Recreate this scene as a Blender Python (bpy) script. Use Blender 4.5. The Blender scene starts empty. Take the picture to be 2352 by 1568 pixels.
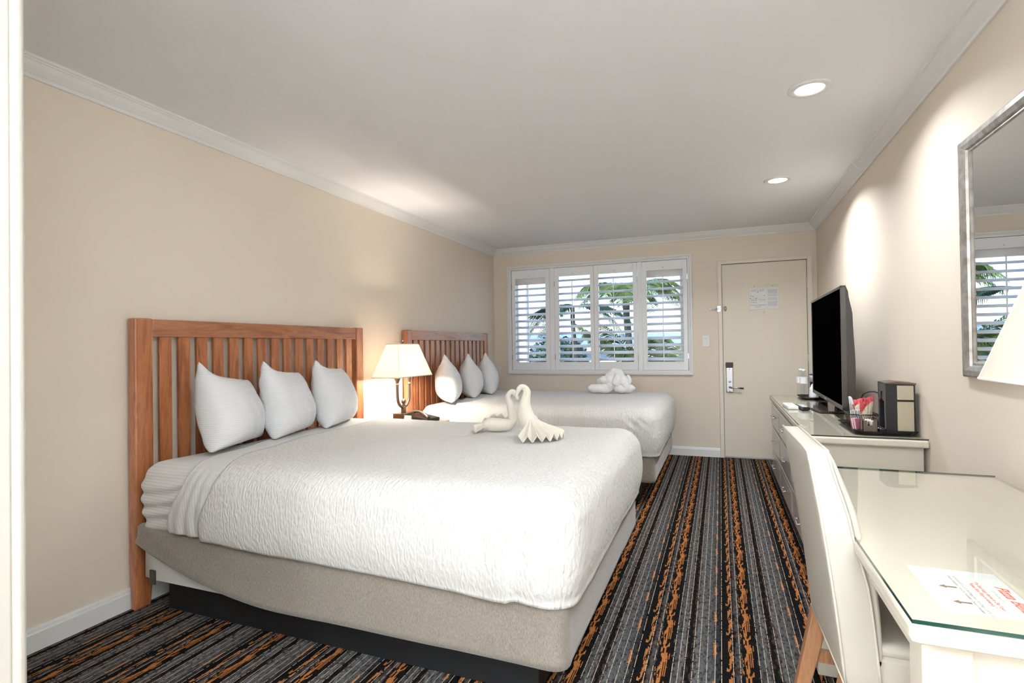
import bpy, bmesh, math, random
from mathutils import Vector, Matrix, noise
random.seed(7)
S = bpy.context.scene
C = S.collection
PI = math.pi
R = math.radians
# ------------------------------------------------------------------ camera
YAW, PITCH, ROLL, CZ, FPX = 0.3727, 0.0101, -0.0143, 1.1966, 1224.0
cy_, sy_ = math.cos(YAW), math.sin(YAW)
fwd = Vector((-sy_, cy_, 0)); rgt = Vector((cy_, sy_, 0)); up = Vector((0, 0, 1))
fwd, up = fwd * math.cos(PITCH) + up * math.sin(PITCH), up * math.cos(PITCH) - fwd * math.sin(PITCH)
rgt, up = rgt * math.cos(ROLL) + up * math.sin(ROLL), up * math.cos(ROLL) - rgt * math.sin(ROLL)
cd = bpy.data.cameras.new('camera'); cam = bpy.data.objects.new('camera', cd); C.objects.link(cam)
cd.sensor_width = 36; cd.lens = FPX / 2352 * 36; cd.clip_start = 0.02; cd.clip_end = 400
cam.matrix_world = Matrix(((rgt.x, up.x, -fwd.x, 0), (rgt.y, up.y, -fwd.y, 0), (rgt.z, up.z, -fwd.z, CZ), (0, 0, 0, 1)))
S.camera = cam
# ------------------------------------------------------------------ view, world, sun
S.view_settings.view_transform = 'Standard'; S.view_settings.look = 'None'
S.view_settings.gamma = 1; S.view_settings.use_curve_mapping = False
S.view_settings.exposure = 0.56
SKY = 0.30; SUN = 5
LAMP_DOWN = 8.5; LAMP_FILL = (330, 75, 310); LAMP_BULB = 36  # the tuple drives unseen fill lamps added behind the camera
w = bpy.data.worlds.new('sky'); S.world = w; w.use_nodes = True
wn = w.node_tree.nodes; wn.clear()
sky = wn.new('ShaderNodeTexSky'); sky.sky_type = 'NISHITA'; sky.sun_disc = False
sky.sun_elevation = R(48); sky.sun_rotation = R(200); sky.air_density = 1.0; sky.dust_density = 0.8; sky.ozone_density = 2.5
bg = wn.new('ShaderNodeBackground'); bg.inputs['Strength'].default_value = SKY
wo = wn.new('ShaderNodeOutputWorld')
w.node_tree.links.new(sky.outputs[0], bg.inputs[0]); w.node_tree.links.new(bg.outputs[0], wo.inputs[0])
sd = bpy.data.lights.new('sun', 'SUN'); sd.energy = SUN; sd.angle = R(1); sd.color = (1, .96, .9)
so = bpy.data.objects.new('sun', sd); C.objects.link(so)
so.rotation_euler = (R(48), 0, R(-28))      # comes from behind the building, high
# ------------------------------------------------------------------ materials
MATS = {}
def mat(name, col=(.8, .8, .8), rough=.5, metal=0, coat=0, coat_rough=.1, spec=.5, emit=None, estr=0, trans=0, ior=1.45, alpha=1, sheen=0):
    m = bpy.data.materials.new(name); m.use_nodes = True
    b = m.node_tree.nodes['Principled BSDF']
    b.inputs['Base Color'].default_value = (*col, 1); b.inputs['Roughness'].default_value = rough
    b.inputs['Metallic'].default_value = metal; b.inputs['Coat Weight'].default_value = coat
    b.inputs['Coat Roughness'].default_value = coat_rough; b.inputs['Coat IOR'].default_value = 1.6; b.inputs['Specular IOR Level'].default_value = spec
    b.inputs['Transmission Weight'].default_value = trans; b.inputs['IOR'].default_value = ior
    b.inputs['Alpha'].default_value = alpha; b.inputs['Sheen Weight'].default_value = sheen
    if emit: b.inputs['Emission Color'].default_value = (*emit, 1); b.inputs['Emission Strength'].default_value = estr
    MATS[name] = m
    return m
def N(m, t, **k):
    n = m.node_tree.nodes.new(t)
    for a, v in k.items(): setattr(n, a, v)
    return n
def L(m, a, b): m.node_tree.links.new(a, b)
def coords(m, scale=(1, 1, 1), src='Object', rot=(0, 0, 0)):
    tc = N(m, 'ShaderNodeTexCoord'); mp = N(m, 'ShaderNodeMapping')
    mp.inputs['Scale'].default_value = scale; mp.inputs['Rotation'].default_value = rot
    L(m, tc.outputs[src], mp.inputs[0]); return mp.outputs[0]
def bump(m, hsock, strength=.2, dist=.002):
    b = N(m, 'ShaderNodeBump'); b.inputs['Strength'].default_value = strength; b.inputs['Distance'].default_value = dist
    L(m, hsock, b.inputs['Height']); L(m, b.outputs[0], m.node_tree.nodes['Principled BSDF'].inputs['Normal']); return b
def noise_n(m, vec, scale, detail=2, rough=.5, dist=0):
    n = N(m, 'ShaderNodeTexNoise'); n.inputs['Scale'].default_value = scale; n.inputs['Detail'].default_value = detail
    n.inputs['Roughness'].default_value = rough; n.inputs['Distortion'].default_value = dist
    if vec: L(m, vec, n.inputs['Vector'])
    return n.outputs['Fac']
def ramp(m, fac, stops, interp='LINEAR'):
    r = N(m, 'ShaderNodeValToRGB'); cr = r.color_ramp; cr.interpolation = interp
    while len(cr.elements) < len(stops): cr.elements.new(.5)
    for e, (p, c) in zip(cr.elements, stops): e.position = p; e.color = (*c, 1) if len(c) == 3 else c
    L(m, fac, r.inputs[0]); return r.outputs[0]
def colvar(m, vec, scale, c1, c2, lo=.35, hi=.65, detail=3):
    f = noise_n(m, vec, scale, detail); c = ramp(m, f, [(lo, c1), (hi, c2)])
    L(m, c, m.node_tree.nodes['Principled BSDF'].inputs['Base Color']); return f
def math_(m, op, a, b=None, clamp=False):
    n = N(m, 'ShaderNodeMath', operation=op, use_clamp=clamp)
    for i, v in enumerate((a, b)):
        if v is None: continue
        if isinstance(v, (int, float)): n.inputs[i].default_value = v
        else: L(m, v, n.inputs[i])
    return n.outputs[0]

hall_bounce_m = mat('hall_bounce_white', (.82, .82, .80), .8)  # unseen hall walls kept white to bounce added lamp light into the room
wall_m = mat('wall_paint', (.80, .70, .585), .75)
v = coords(wall_m); colvar(wall_m, v, 1.2, (.79, .69, .575), (.81, .71, .60)); bump(wall_m, noise_n(wall_m, v, 260, 2), .12, .001)
ceil_m = mat('ceiling_paint', (.90, .92, .945), .8); bump(ceil_m, noise_n(ceil_m, coords(ceil_m), 200, 2), .08, .001)
trim_m = mat('white_trim_paint', (.82, .82, .81), .4)
cream_trim = mat('cream_trim_paint', (.80, .735, .64), .45)
door_m = mat('cream_door_paint', (.78, .70, .58), .45); bump(door_m, noise_n(door_m, coords(door_m), 180, 2), .08, .001)
shut_m = mat('shutter_white', (.92, .92, .93), .4)
lacq_m = mat('cream_lacquer', (.57, .51, .42), .35, coat=.3)
lacqf_m = mat('pale_lacquer_fronts', (.52, .52, .52), .28, coat=.5)
chrome = mat('chrome', (.75, .75, .76), .15, 1)
steel = mat('satin_nickel', (.48, .48, .50), .33, 1)
black_m = mat('black_plastic', (.015, .014, .014), .3)
blackmat = mat('black_base_paint', (.008, .008, .009), .55)
bronze = mat('bronze_metal', (.16, .12, .09), .32, .85)
white_pl = mat('white_plastic', (.82, .81, .78), .35)
paper = mat('white_paper', (.80, .79, .79), .6)
ink = mat('grey_ink', (.2, .18, .18), .7); inkl = mat('pale_ink', (.42, .40, .40), .7)
red_ink = mat('red_ink', (.65, .10, .05), .6); brown_ink = mat('brown_ink', (.16, .09, .05), .6)
scr_m = mat('screen_black', (.001, .001, .001), .35, spec=0)
bezel = mat('tv_bezel', (.06, .052, .045), .35, 0)
tvback = mat('tv_back_plastic', (.035, .027, .020), .45)
silver_f = mat('mirror_frame_silver', (.46, .43, .40), .36, .7)
v = coords(silver_f, (1, 1, 1)); f = colvar(silver_f, v, 30, (.33, .29, .25), (.56, .54, .52), .3, .7, 6); bump(silver_f, f, .15, .001)
mirror_m = mat('mirror_glass', (.86, .87, .87), .0, 1)
champ = mat('champagne_metal', (.46, .41, .31), .34, .6); bump(champ, noise_n(champ, coords(champ, (4, 4, 300)), 6), .04, .0005)
def wood(name, scale, c1, c2, c3, coat=.8):
    m = mat(name, c2, .38, coat=coat, coat_rough=.17)
    v = coords(m, scale); n1 = noise_n(m, v, 1.0, 6, .62, 1.2)
    c = ramp(m, n1, [(.28, c1), (.47, c2), (.54, c3), (.70, c2)])
    v2 = coords(m, tuple(s * 6 for s in scale)); n2 = noise_n(m, v2, 1.5, 3, .6)
    mx = N(m, 'ShaderNodeMixRGB', blend_type='MULTIPLY'); mx.inputs[0].default_value = .35
    L(m, c, mx.inputs[1]); L(m, ramp(m, n2, [(.35, (.6, .55, .5)), (.6, (1, 1, 1))]), mx.inputs[2])
    L(m, mx.outputs[0], m.node_tree.nodes['Principled BSDF'].inputs['Base Color'])
    return m
cherry_v = wood('cherry_wood_upright', (20, 20, 2.2), (.22, .065, .022), (.38, .125, .045), (.46, .17, .065))
cherry_h = wood('cherry_wood_rail', (20, 2.2, 20), (.20, .07, .028), (.34, .12, .05), (.41, .16, .07))
walnut = wood('chair_leg_wood', (26, 26, 3), (.28, .12, .055), (.40, .19, .09), (.46, .23, .12), .3)
leather = mat('cream_leather', (.52, .478, .41), .42, coat=.15, coat_rough=.3)
v = coords(leather); bump(leather, noise_n(leather, v, 420, 3, .6), .22, .0012)
leatherpipe = mat('cream_leather_piping', (.60, .55, .46), .4)
# bed linen
def fabric(name, col, scale, st, dist, kind='noise', rough=.85):
    m = mat(name, col, rough, sheen=.15)
    v = coords(m, scale)
    bump(m, noise_n(m, v, 1, 3, .55, .6), st, dist); return m
coverlet_m = mat('ripple_coverlet', (.60, .58, .55), .9, sheen=.1)
v = coords(coverlet_m, (115, 46, 42)); n1 = noise_n(coverlet_m, v, 1, .6, .5, .35)
bump(coverlet_m, n1, .8, .007)
def linen(name, col, axis_scale, st=.25):
    m = mat(name, col, .8, sheen=.1)
    v = coords(m); wv = N(m, 'ShaderNodeTexWave', bands_direction=axis_scale[0]); wv.inputs['Scale'].default_value = axis_scale[1]
    wv.inputs['Distortion'].default_value = .6; wv.inputs['Detail'].default_value = 1
    L(m, v, wv.inputs['Vector'])
    n2 = noise_n(m, v, 14, 4, .6)
    ad = math_(m, 'ADD', math_(m, 'MULTIPLY', wv.outputs['Fac'], .35), n2)
    bump(m, ad, st, .006)
    L(m, ramp(m, wv.outputs['Fac'], [(.2, tuple(c * .955 for c in col)), (.7, col)]), m.node_tree.nodes['Principled BSDF'].inputs['Base Color'])
    return m
sheet_m = linen('striped_sheet', (.66, .645, .625), ('X', 26)); fitted_m = linen('fitted_sheet', (.72, .71, .69), ('Z', 26), .4)
pillow_m = linen('striped_pillowcase', (.74, .74, .745), ('Z', 34), .3)
skirt_m = mat('grey_brown_wrap', (.27, .225, .19), .95, sheen=.3)
v = coords(skirt_m, (1, 1, .25)); colvar(skirt_m, v, 420, (.17, .143, .117), (.28, .236, .196), .3, .7, 3)
boxs_m = mat('white_box_spring_cloth', (.72, .70, .68), .85)
towel_m = mat('cream_towel', (.66, .60, .51), .95, sheen=.4); bump(towel_m, noise_n(towel_m, coords(towel_m), 300, 3), .5, .002)
towel_w = mat('white_towel', (.80, .79, .78), .95, sheen=.4); bump(towel_w, noise_n(towel_w, coords(towel_w), 260, 3), .5, .002)
# lamp shade: thin cloth that lets light through
shade_m = bpy.data.materials.new('lamp_shade_cloth'); shade_m.use_nodes = True
nt = shade_m.node_tree; nt.nodes.clear()
d_ = nt.nodes.new('ShaderNodeBsdfDiffuse'); d_.inputs[0].default_value = (.86, .83, .77, 1)
t_ = nt.nodes.new('ShaderNodeBsdfTranslucent'); t_.inputs[0].default_value = (.95, .88, .78, 1)
mx = nt.nodes.new('ShaderNodeMixShader'); mx.inputs[0].default_value = .5
o_ = nt.nodes.new('ShaderNodeOutputMaterial')
nt.links.new(d_.outputs[0], mx.inputs[1]); nt.links.new(t_.outputs[0], mx.inputs[2]); nt.links.new(mx.outputs[0], o_.inputs[0])
# glass that daylight passes through
def clear_glass(name, tint=(1, 1, 1), refl=1.0, rough=0.0):
    m = bpy.data.materials.new(name); m.use_nodes = True
    nt = m.node_tree; nt.nodes.clear()
    tr = nt.nodes.new('ShaderNodeBsdfTransparent'); tr.inputs[0].default_value = (*tint, 1)
    gl = nt.nodes.new('ShaderNodeBsdfGlossy'); gl.inputs['Roughness'].default_value = rough
    fr = nt.nodes.new('ShaderNodeFresnel'); fr.inputs[0].default_value = 1.5
    ge = nt.nodes.new('ShaderNodeNewGeometry'); iv = nt.nodes.new('ShaderNodeMath'); iv.operation = 'SUBTRACT'; iv.inputs[0].default_value = 1; nt.links.new(ge.outputs['Backfacing'], iv.inputs[1])
    mu_ = nt.nodes.new('ShaderNodeMath'); mu_.operation = 'MULTIPLY'; nt.links.new(fr.outputs[0], mu_.inputs[0]); nt.links.new(iv.outputs[0], mu_.inputs[1])
    mx = nt.nodes.new('ShaderNodeMixShader'); o = nt.nodes.new('ShaderNodeOutputMaterial')
    nt.links.new(mu_.outputs[0], mx.inputs[0]); nt.links.new(tr.outputs[0], mx.inputs[1]); nt.links.new(gl.outputs[0], mx.inputs[2])
    nt.links.new(mx.outputs[0], o.inputs[0]); return m
pane_m = clear_glass('window_glass', (.97, .99, 1)); topglass = clear_glass('table_glass', (.99, .995, .985))
edgeglass = mat('green_glass_edge', (.006, .035, .024), .1)
smoke = clear_glass('smoked_acrylic', (.35, .3, .27)); bottle_m = clear_glass('bottle_plastic', (.93, .95, .97))
# carpet
carpet = mat('striped_carpet', (.1, .1, .1), .95, spec=.1)
def build_carpet():
    m = carpet; b = m.node_tree.nodes['Principled BSDF']
    tc = N(m, 'ShaderNodeTexCoord'); sp = N(m, 'ShaderNodeSeparateXYZ'); L(m, tc.outputs['Object'], sp.inputs[0])
    P = .303; Q = .262
    x = math_(m, 'ADD', sp.outputs[0], 30 * P + .225); y = math_(m, 'ADD', sp.outputs[1], 30)
    col = math_(m, 'FLOOR', math_(m, 'DIVIDE', x, P))
    u = math_(m, 'FRACT', math_(m, 'DIVIDE', x, P))
    vv = math_(m, 'FRACT', math_(m, 'ADD', math_(m, 'DIVIDE', y, Q), math_(m, 'MULTIPLY', col, .37)))
    # tufted rows: snap the pattern to small cells, so edges are stepped like woven yarn
    us = math_(m, 'SNAP', u, .011); vs = math_(m, 'SNAP', vv, .022)
    cv = N(m, 'ShaderNodeCombineXYZ'); L(m, math_(m, 'MULTIPLY', us, P), cv.inputs[0]); L(m, math_(m, 'MULTIPLY', vs, Q), cv.inputs[1])
    cvl = N(m, 'ShaderNodeCombineXYZ'); L(m, math_(m, 'SNAP', math_(m, 'MULTIPLY', u, P), .0033), cvl.inputs[0]); L(m, math_(m, 'SNAP', y, .006), cvl.inputs[1]); L(m, col, cvl.inputs[2])
    def nz(vec, sx, sy, off, det=2):
        mp = N(m, 'ShaderNodeMapping'); mp.inputs['Scale'].default_value = (sx, sy, 1); mp.inputs['Location'].default_value = (off, off * .7, off)
        L(m, vec, mp.inputs[0]); return noise_n(m, mp.outputs[0], 1, det, .55)
    jag = math_(m, 'MULTIPLY', math_(m, 'SUBTRACT', nz(cvl.outputs[0], 60, 22, 3), .5), .15)
    uj = math_(m, 'FRACT', math_(m, 'ADD', math_(m, 'ADD', u, jag), 1))
    K = (.006, .0055, .0055); G1 = (.070, .068, .068); G2 = (.112, .111, .110); G3 = (.090, .092, .094); BR = (.055, .038, .034); DG = (.028, .028, .030)
    base = ramp(m, uj, [(0, K), (.12, G1), (.19, G2), (.245, BR), (.275, K), (.33, BR), (.375, G2), (.44, G3), (.56, G1), (.62, DG), (.675, K), (.76, K), (.80, K), (.845, BR), (.875, G1), (.92, K)], 'CONSTANT')
    blotch = ramp(m, nz(cvl.outputs[0], 90, 40, 9, 3), [(0, (.25, .2, .2)), (.40, (.45, .38, .36)), (.47, (.95, .93, .93)), (.66, (1.3, 1.3, 1.33))])
    mx = N(m, 'ShaderNodeMixRGB', blend_type='MULTIPLY'); mx.inputs[0].default_value = 1; L(m, base, mx.inputs[1]); L(m, blotch, mx.inputs[2])
    # orange motifs
    n_h = nz(cv.outputs[0], 190, 15, 1, 2.5); n_s = nz(cv.outputs[0], 95, 17, 5, 2)
    def band(c0, wd):   # 1 inside |u-c0|<wd with wrap
        d = math_(m, 'ABSOLUTE', math_(m, 'SUBTRACT', math_(m, 'FRACT', math_(m, 'ADD', math_(m, 'SUBTRACT', us, c0), 1.5)), .5))
        return math_(m, 'SUBTRACT', 1, math_(m, 'DIVIDE', d, wd), True)
    heavy = math_(m, 'GREATER_THAN', math_(m, 'ADD', n_h, math_(m, 'MULTIPLY', band(.995, .105), .26)), .69)
    heavy = math_(m, 'MULTIPLY', heavy, math_(m, 'GREATER_THAN', band(.995, .085), 0))
    chain = math_(m, 'GREATER_THAN', math_(m, 'ADD', n_s, math_(m, 'MULTIPLY', band(.79, .06), .26)), .715)
    chain = math_(m, 'MULTIPLY', chain, math_(m, 'GREATER_THAN', band(.79, .05), 0))
    dots = math_(m, 'GREATER_THAN', math_(m, 'ADD', math_(m, 'MULTIPLY', math_(m, 'SINE', math_(m, 'MULTIPLY', vs, 2 * PI)), .09), math_(m, 'ADD', n_s, math_(m, 'MULTIPLY', band(.60, .045), .27))), .775)
    dots = math_(m, 'MULTIPLY', dots, math_(m, 'GREATER_THAN', band(.60, .04), 0))
    om = math_(m, 'MAXIMUM', math_(m, 'MAXIMUM', heavy, chain), dots)
    oc = ramp(m, nz(cvl.outputs[0], 200, 60, 2), [(.3, (.30, .095, .022)), (.7, (.50, .20, .06))])
    mo = N(m, 'ShaderNodeMixRGB'); L(m, om, mo.inputs[0]); L(m, mx.outputs[0], mo.inputs[1]); L(m, oc, mo.inputs[2])
    # fine cream pin lines, broken into dashes
    line = None
    for c0 in (.125, .195, .265, .355, .43, .52, .615, .69, .825, .905):
        g = math_(m, 'LESS_THAN', math_(m, 'ABSOLUTE', math_(m, 'SUBTRACT', u, c0)), .0042)
        line = g if line is None else math_(m, 'MAXIMUM', line, g)
    cu = N(m, 'ShaderNodeCombineXYZ'); L(m, math_(m, 'MULTIPLY', math_(m, 'SNAP', u, .04), 9), cu.inputs[0]); L(m, math_(m, 'SNAP', y, .004), cu.inputs[1]); L(m, col, cu.inputs[2])
    dash = math_(m, 'GREATER_THAN', nz(cu.outputs[0], 5, 75, 4, 3), .43)
    line = math_(m, 'MULTIPLY', line, dash)
    ml = N(m, 'ShaderNodeMixRGB'); L(m, line, ml.inputs[0]); L(m, mo.outputs[0], ml.inputs[1]); ml.inputs[2].default_value = (.50, .42, .31, 1)
    # pile grain
    mp = N(m, 'ShaderNodeMapping'); L(m, tc.outputs['Object'], mp.inputs[0])
    g = noise_n(m, mp.outputs[0], 520, 2, .7)
    mg = N(m, 'ShaderNodeMixRGB', blend_type='MULTIPLY'); mg.inputs[0].default_value = .8
    L(m, ml.outputs[0], mg.inputs[1]); L(m, ramp(m, g, [(.3, (.55, .55, .55)), (.7, (1.3, 1.3, 1.3))]), mg.inputs[2])
    L(m, mg.outputs[0], b.inputs['Base Color']); bump(m, g, .6, .004)
build_carpet()
# ------------------------------------------------------------------ mesh helpers
XF = {}
def tag(o, label=None, cat=None, group=None, kind=None):
    if label: o['label'] = label
    if cat: o['category'] = cat
    if group: o['group'] = group
    if kind: o['kind'] = kind
    return o
def thing(name, label, cat, loc=(0, 0, 0), rz=0, group=None):
    o = bpy.data.objects.new(name, None); C.objects.link(o); o.empty_display_size = .05
    o.location = loc; o.rotation_euler = (0, 0, rz)
    XF[o] = Matrix.Translation(loc) @ Matrix.Rotation(rz, 4, 'Z')
    return tag(o, label, cat, group)
class MB:
    def __init__(s): s.v = []; s.f = []; s.mi = []; s.m = 0
    def add(s, vs, fs):
        o = len(s.v); s.v += [Vector(p) for p in vs]
        for f in fs: s.f.append([o + i for i in f]); s.mi.append(s.m)
        return s
    def box(s, x0, x1, y0, y1, z0, z1, M=None):
        vs = [Vector((x, y, z)) for z in (z0, z1) for y in (y0, y1) for x in (x0, x1)]
        if M: vs = [M @ p for p in vs]
        return s.add(vs, [(0, 2, 3, 1), (4, 5, 7, 6), (0, 1, 5, 4), (2, 6, 7, 3), (0, 4, 6, 2), (1, 3, 7, 5)])
    def bevbox(s, x0, x1, y0, y1, z0, z1, b=.005, seg=2, M=None):
        bm = bmesh.new(); bmesh.ops.create_cube(bm, size=1)
        for p in bm.verts: p.co = Vector(((x0 + x1) / 2 + p.co.x * (x1 - x0), (y0 + y1) / 2 + p.co.y * (y1 - y0), (z0 + z1) / 2 + p.co.z * (z1 - z0)))
        bmesh.ops.bevel(bm, geom=bm.edges[:], offset=b, segments=seg, profile=.5, affect='EDGES')
        vs = [p.co.copy() for p in bm.verts]
        if M: vs = [M @ p for p in vs]
        bm.verts.index_update(); s.add(vs, [[q.index for q in f.verts] for f in bm.faces]); bm.free(); return s
    def tube(s, path, rad, seg=10, caps=True, sx=1.0):
        path = [Vector(p) for p in path]; n = len(path)
        rads = rad if isinstance(rad, (list, tuple)) else [rad] * n
        o = len(s.v); prev = None; vs = []; fs = []
        for i, p in enumerate(path):
            t = (path[min(i + 1, n - 1)] - path[max(i - 1, 0)]).normalized()
            if prev is None:
                a = Vector((0, 0, 1)) if abs(t.z) < .9 else Vector((1, 0, 0)); nrm = (a - t * a.dot(t)).normalized()
            else: nrm = (prev - t * prev.dot(t)).normalized()
            prev = nrm; bi = t.cross(nrm)
            for k in range(seg):
                an = 2 * PI * k / seg; vs.append(p + (nrm * math.cos(an) * sx + bi * math.sin(an)) * rads[i])
        for i in range(n - 1):
            for k in range(seg):
                a = i * seg + k; b = i * seg + (k + 1) % seg; fs.append((a, b, b + seg, a + seg))
        if caps: fs.append(tuple(range(seg))[::-1]); fs.append(tuple((n - 1) * seg + k for k in range(seg)))
        return s.add(vs, fs)
    def lathe(s, prof, c=(0, 0, 0), seg=24, M=None):
        vs = []; fs = []; n = len(prof)
        for r, z in prof:
            for k in range(seg):
                an = 2 * PI * k / seg; vs.append(Vector((c[0] + r * math.cos(an), c[1] + r * math.sin(an), c[2] + z)))
        for i in range(n - 1):
            for k in range(seg):
                a = i * seg + k; b = i * seg + (k + 1) % seg; fs.append((a, b, b + seg, a + seg))
        fs.append(tuple(range(seg))[::-1]); fs.append(tuple((n - 1) * seg + k for k in range(seg)))
        if M: vs = [M @ p for p in vs]
        return s.add(vs, fs)
    def prism(s, pts, a0, a1, axis='x'):
        def P(p, a): return {'x': (a, p[0], p[1]), 'y': (p[0], a, p[1]), 'z': (p[0], p[1], a)}[axis]
        n = len(pts); vs = [P(p, a0) for p in pts] + [P(p, a1) for p in pts]
        fs = [tuple(range(n))[::-1], tuple(range(n, 2 * n))] + [(i, (i + 1) % n, n + (i + 1) % n, n + i) for i in range(n)]
        return s.add(vs, fs)
    def grid(s, fn, nu, nv):
        vs = [fn(i / nu, j / nv) for j in range(nv + 1) for i in range(nu + 1)]
        fs = [(j * (nu + 1) + i, j * (nu + 1) + i + 1, (j + 1) * (nu + 1) + i + 1, (j + 1) * (nu + 1) + i) for j in range(nv) for i in range(nu)]
        return s.add(vs, fs)
    def build(s, name, m, parent=None, smooth=False, bevel=0, sub=0, solid=0, fix=True, local=False):
        me = bpy.data.meshes.new(name); vs = s.v
        M = XF.get(parent)
        if M is not None and not local: Mi = M.inverted(); vs = [Mi @ p for p in vs]
        me.from_pydata([tuple(p) for p in vs], [], s.f)
        ms = m if isinstance(m, (list, tuple)) else [m]
        for q in ms: me.materials.append(q)
        if len(ms) > 1: me.polygons.foreach_set('material_index', s.mi)
        if fix:
            bm = bmesh.new(); bm.from_mesh(me); bmesh.ops.recalc_face_normals(bm, faces=bm.faces[:]); bm.to_mesh(me); bm.free()
        if smooth: me.polygons.foreach_set('use_smooth', [True] * len(me.polygons))
        o = bpy.data.objects.new(name, me); C.objects.link(o)
        if parent is not None:
            o.parent = parent; XF[o] = XF.get(parent, Matrix.Identity(4))
        if bevel:
            b = o.modifiers.new('bevel', 'BEVEL'); b.width = bevel; b.segments = 2; b.limit_method = 'ANGLE'
        if solid:
            b = o.modifiers.new('solid', 'SOLIDIFY'); b.thickness = solid; b.offset = 0
        if sub:
            b = o.modifiers.new('sub', 'SUBSURF'); b.levels = sub; b.render_levels = sub
        return o
def struct(name, mb, m, parent=None, **k):
    o = mb.build(name, m, parent, **k)
    if parent is None: o['kind'] = 'structure'
    return o
def copy_tree(o, parent=None):
    c = o.copy(); C.objects.link(c)
    if parent is not None: c.parent = parent
    for ch in list(o.children): copy_tree(ch, c)
    return c
def text_mesh(name, s, size, M, m, parent, align='CENTER', shear=0, bold=0, squash=1):
    cu = bpy.data.curves.new(name, 'FONT'); cu.body = s; cu.size = size; cu.align_x = align; cu.align_y = 'CENTER'; cu.shear = shear; cu.offset = bold
    o = bpy.data.objects.new(name, cu); C.objects.link(o)
    dg = bpy.context.evaluated_depsgraph_get(); me = bpy.data.meshes.new_from_object(o.evaluated_get(dg))
    bpy.data.objects.remove(o)
    T = M @ Matrix.Diagonal((squash, 1, 1, 1)); P = XF.get(parent)
    if P is not None: T = P.inverted() @ T
    me.transform(T); me.materials.clear(); me.materials.append(m)
    o = bpy.data.objects.new(name, me); C.objects.link(o); o.parent = parent; return o
def fbm(p, s, o=3): return noise.fractal(Vector(p) * s, 1.0, 2.0, o)
def lerp(a, b, t): return a + (b - a) * t
def pl(x, pts):
    if x <= pts[0][0]: return pts[0][1]
    for (a, va), (b, vb) in zip(pts, pts[1:]):
        if x <= b: t = (x - a) / (b - a); return lerp(va, vb, t * t * (3 - 2 * t))
    return pts[-1][1]
# ------------------------------------------------------------------ room
XL, XR, YB, YN, ZC = -2.595, .907, 6.047, -3.6, 2.39
T = .15
struct('floor', MB().box(XL - T, XR + T, YN - T, YB + T, -.1, 0), carpet)
struct('ceiling', MB().box(XL - T, XR + T, YN - T, YB + T, ZC, ZC + .15), ceil_m)
struct('wall_left', MB().box(XL - T, XL, .5, YB, 0, ZC), wall_m)
struct('wall_right', MB().box(XR, XR + T, .2, YB, 0, ZC), wall_m)
struct('wall_hall_left', MB().box(XL - T, XL, YN, .5, 0, ZC), hall_bounce_m)
struct('wall_hall_right', MB().box(XR, XR + T, YN, .2, 0, ZC), hall_bounce_m)
struct('wall_front', MB().box(XL - T, XR + T, YN - T, YN, 0, ZC), hall_bounce_m)
WX0, WX1, WZ0, WZ1 = -2.362, -.320, .915, 2.122     # shutter opening
DX0, DX1, DZ = .02, .822, 2.035                     # door slab
wb = MB()
wb.box(XL - T, WX0, YB, YB + T, 0, ZC); wb.box(WX0, WX1, YB, YB + T, 0, WZ0); wb.box(WX0, WX1, YB, YB + T, WZ1, ZC)
wb.box(WX1, DX0, YB, YB + T, 0, ZC); wb.box(DX1, XR + T, YB, YB + T, 0, ZC); wb.box(DX0, DX1, YB, YB + T, DZ, ZC)
struct('wall_back', wb, wall_m)
# partition beside the camera with its moulded casing
struct('wall_partition', MB().box(XL, -1.345, .50, .645, 0, ZC), wall_m)
pc = MB()
prof = [(-1.345, .48), (-1.322, .48), (-1.322, .626), (-1.326, .629), (-1.322, .633), (-1.319, .640), (-1.321, .648), (-1.328, .655), (-1.36, .657), (-1.42, .655), (-1.42, .645), (-1.345, .645)]
pc.prism(prof, 0, ZC, 'z')
struct('trim_1', pc, mat('hall_casing_paint', (.50, .465, .41), .45), bevel=.003)
# cornice: profile (distance from wall, z)
cp = [(0, 2.316), (.010, 2.316), (.013, 2.324), (.013, 2.329), (.022, 2.336), (.040, 2.352), (.054, 2.371), (.058, 2.372), (.058, 2.378), (.064, 2.380), (.068, ZC), (0, ZC)]
struct('trim_2', MB().prism([(XL + a, z) for a, z in cp], .62, YB, 'y'), trim_m)
struct('trim_3', MB().prism([(YB - a, z) for a, z in cp], XL, XR, 'x'), trim_m)
struct('trim_4', MB().prism([(XR - a, z) for a, z in cp], YN, 4.12, 'y'), trim_m)
struct('trim_5', MB().prism([(XR - a * 1.08, ZC - (ZC - z) * 1.05) for a, z in cp], 4.121, YB, 'y'), trim_m)
bp = [(0, 0), (.013, 0), (.013, .072), (.010, .078), (.008, .088), (.004, .096), (0, .096)]
struct('baseboard_left', MB().prism([(XL + a, z) for a, z in bp], .62, YB, 'y'), trim_m)
struct('baseboard_back', MB().prism([(YB - a, z) for a, z in bp], XL, DX0 - .04, 'x'), trim_m)
struct('baseboard_right', MB().prism([(XR - a, z) for a, z in bp], YN, YB, 'y'), trim_m)
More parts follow.
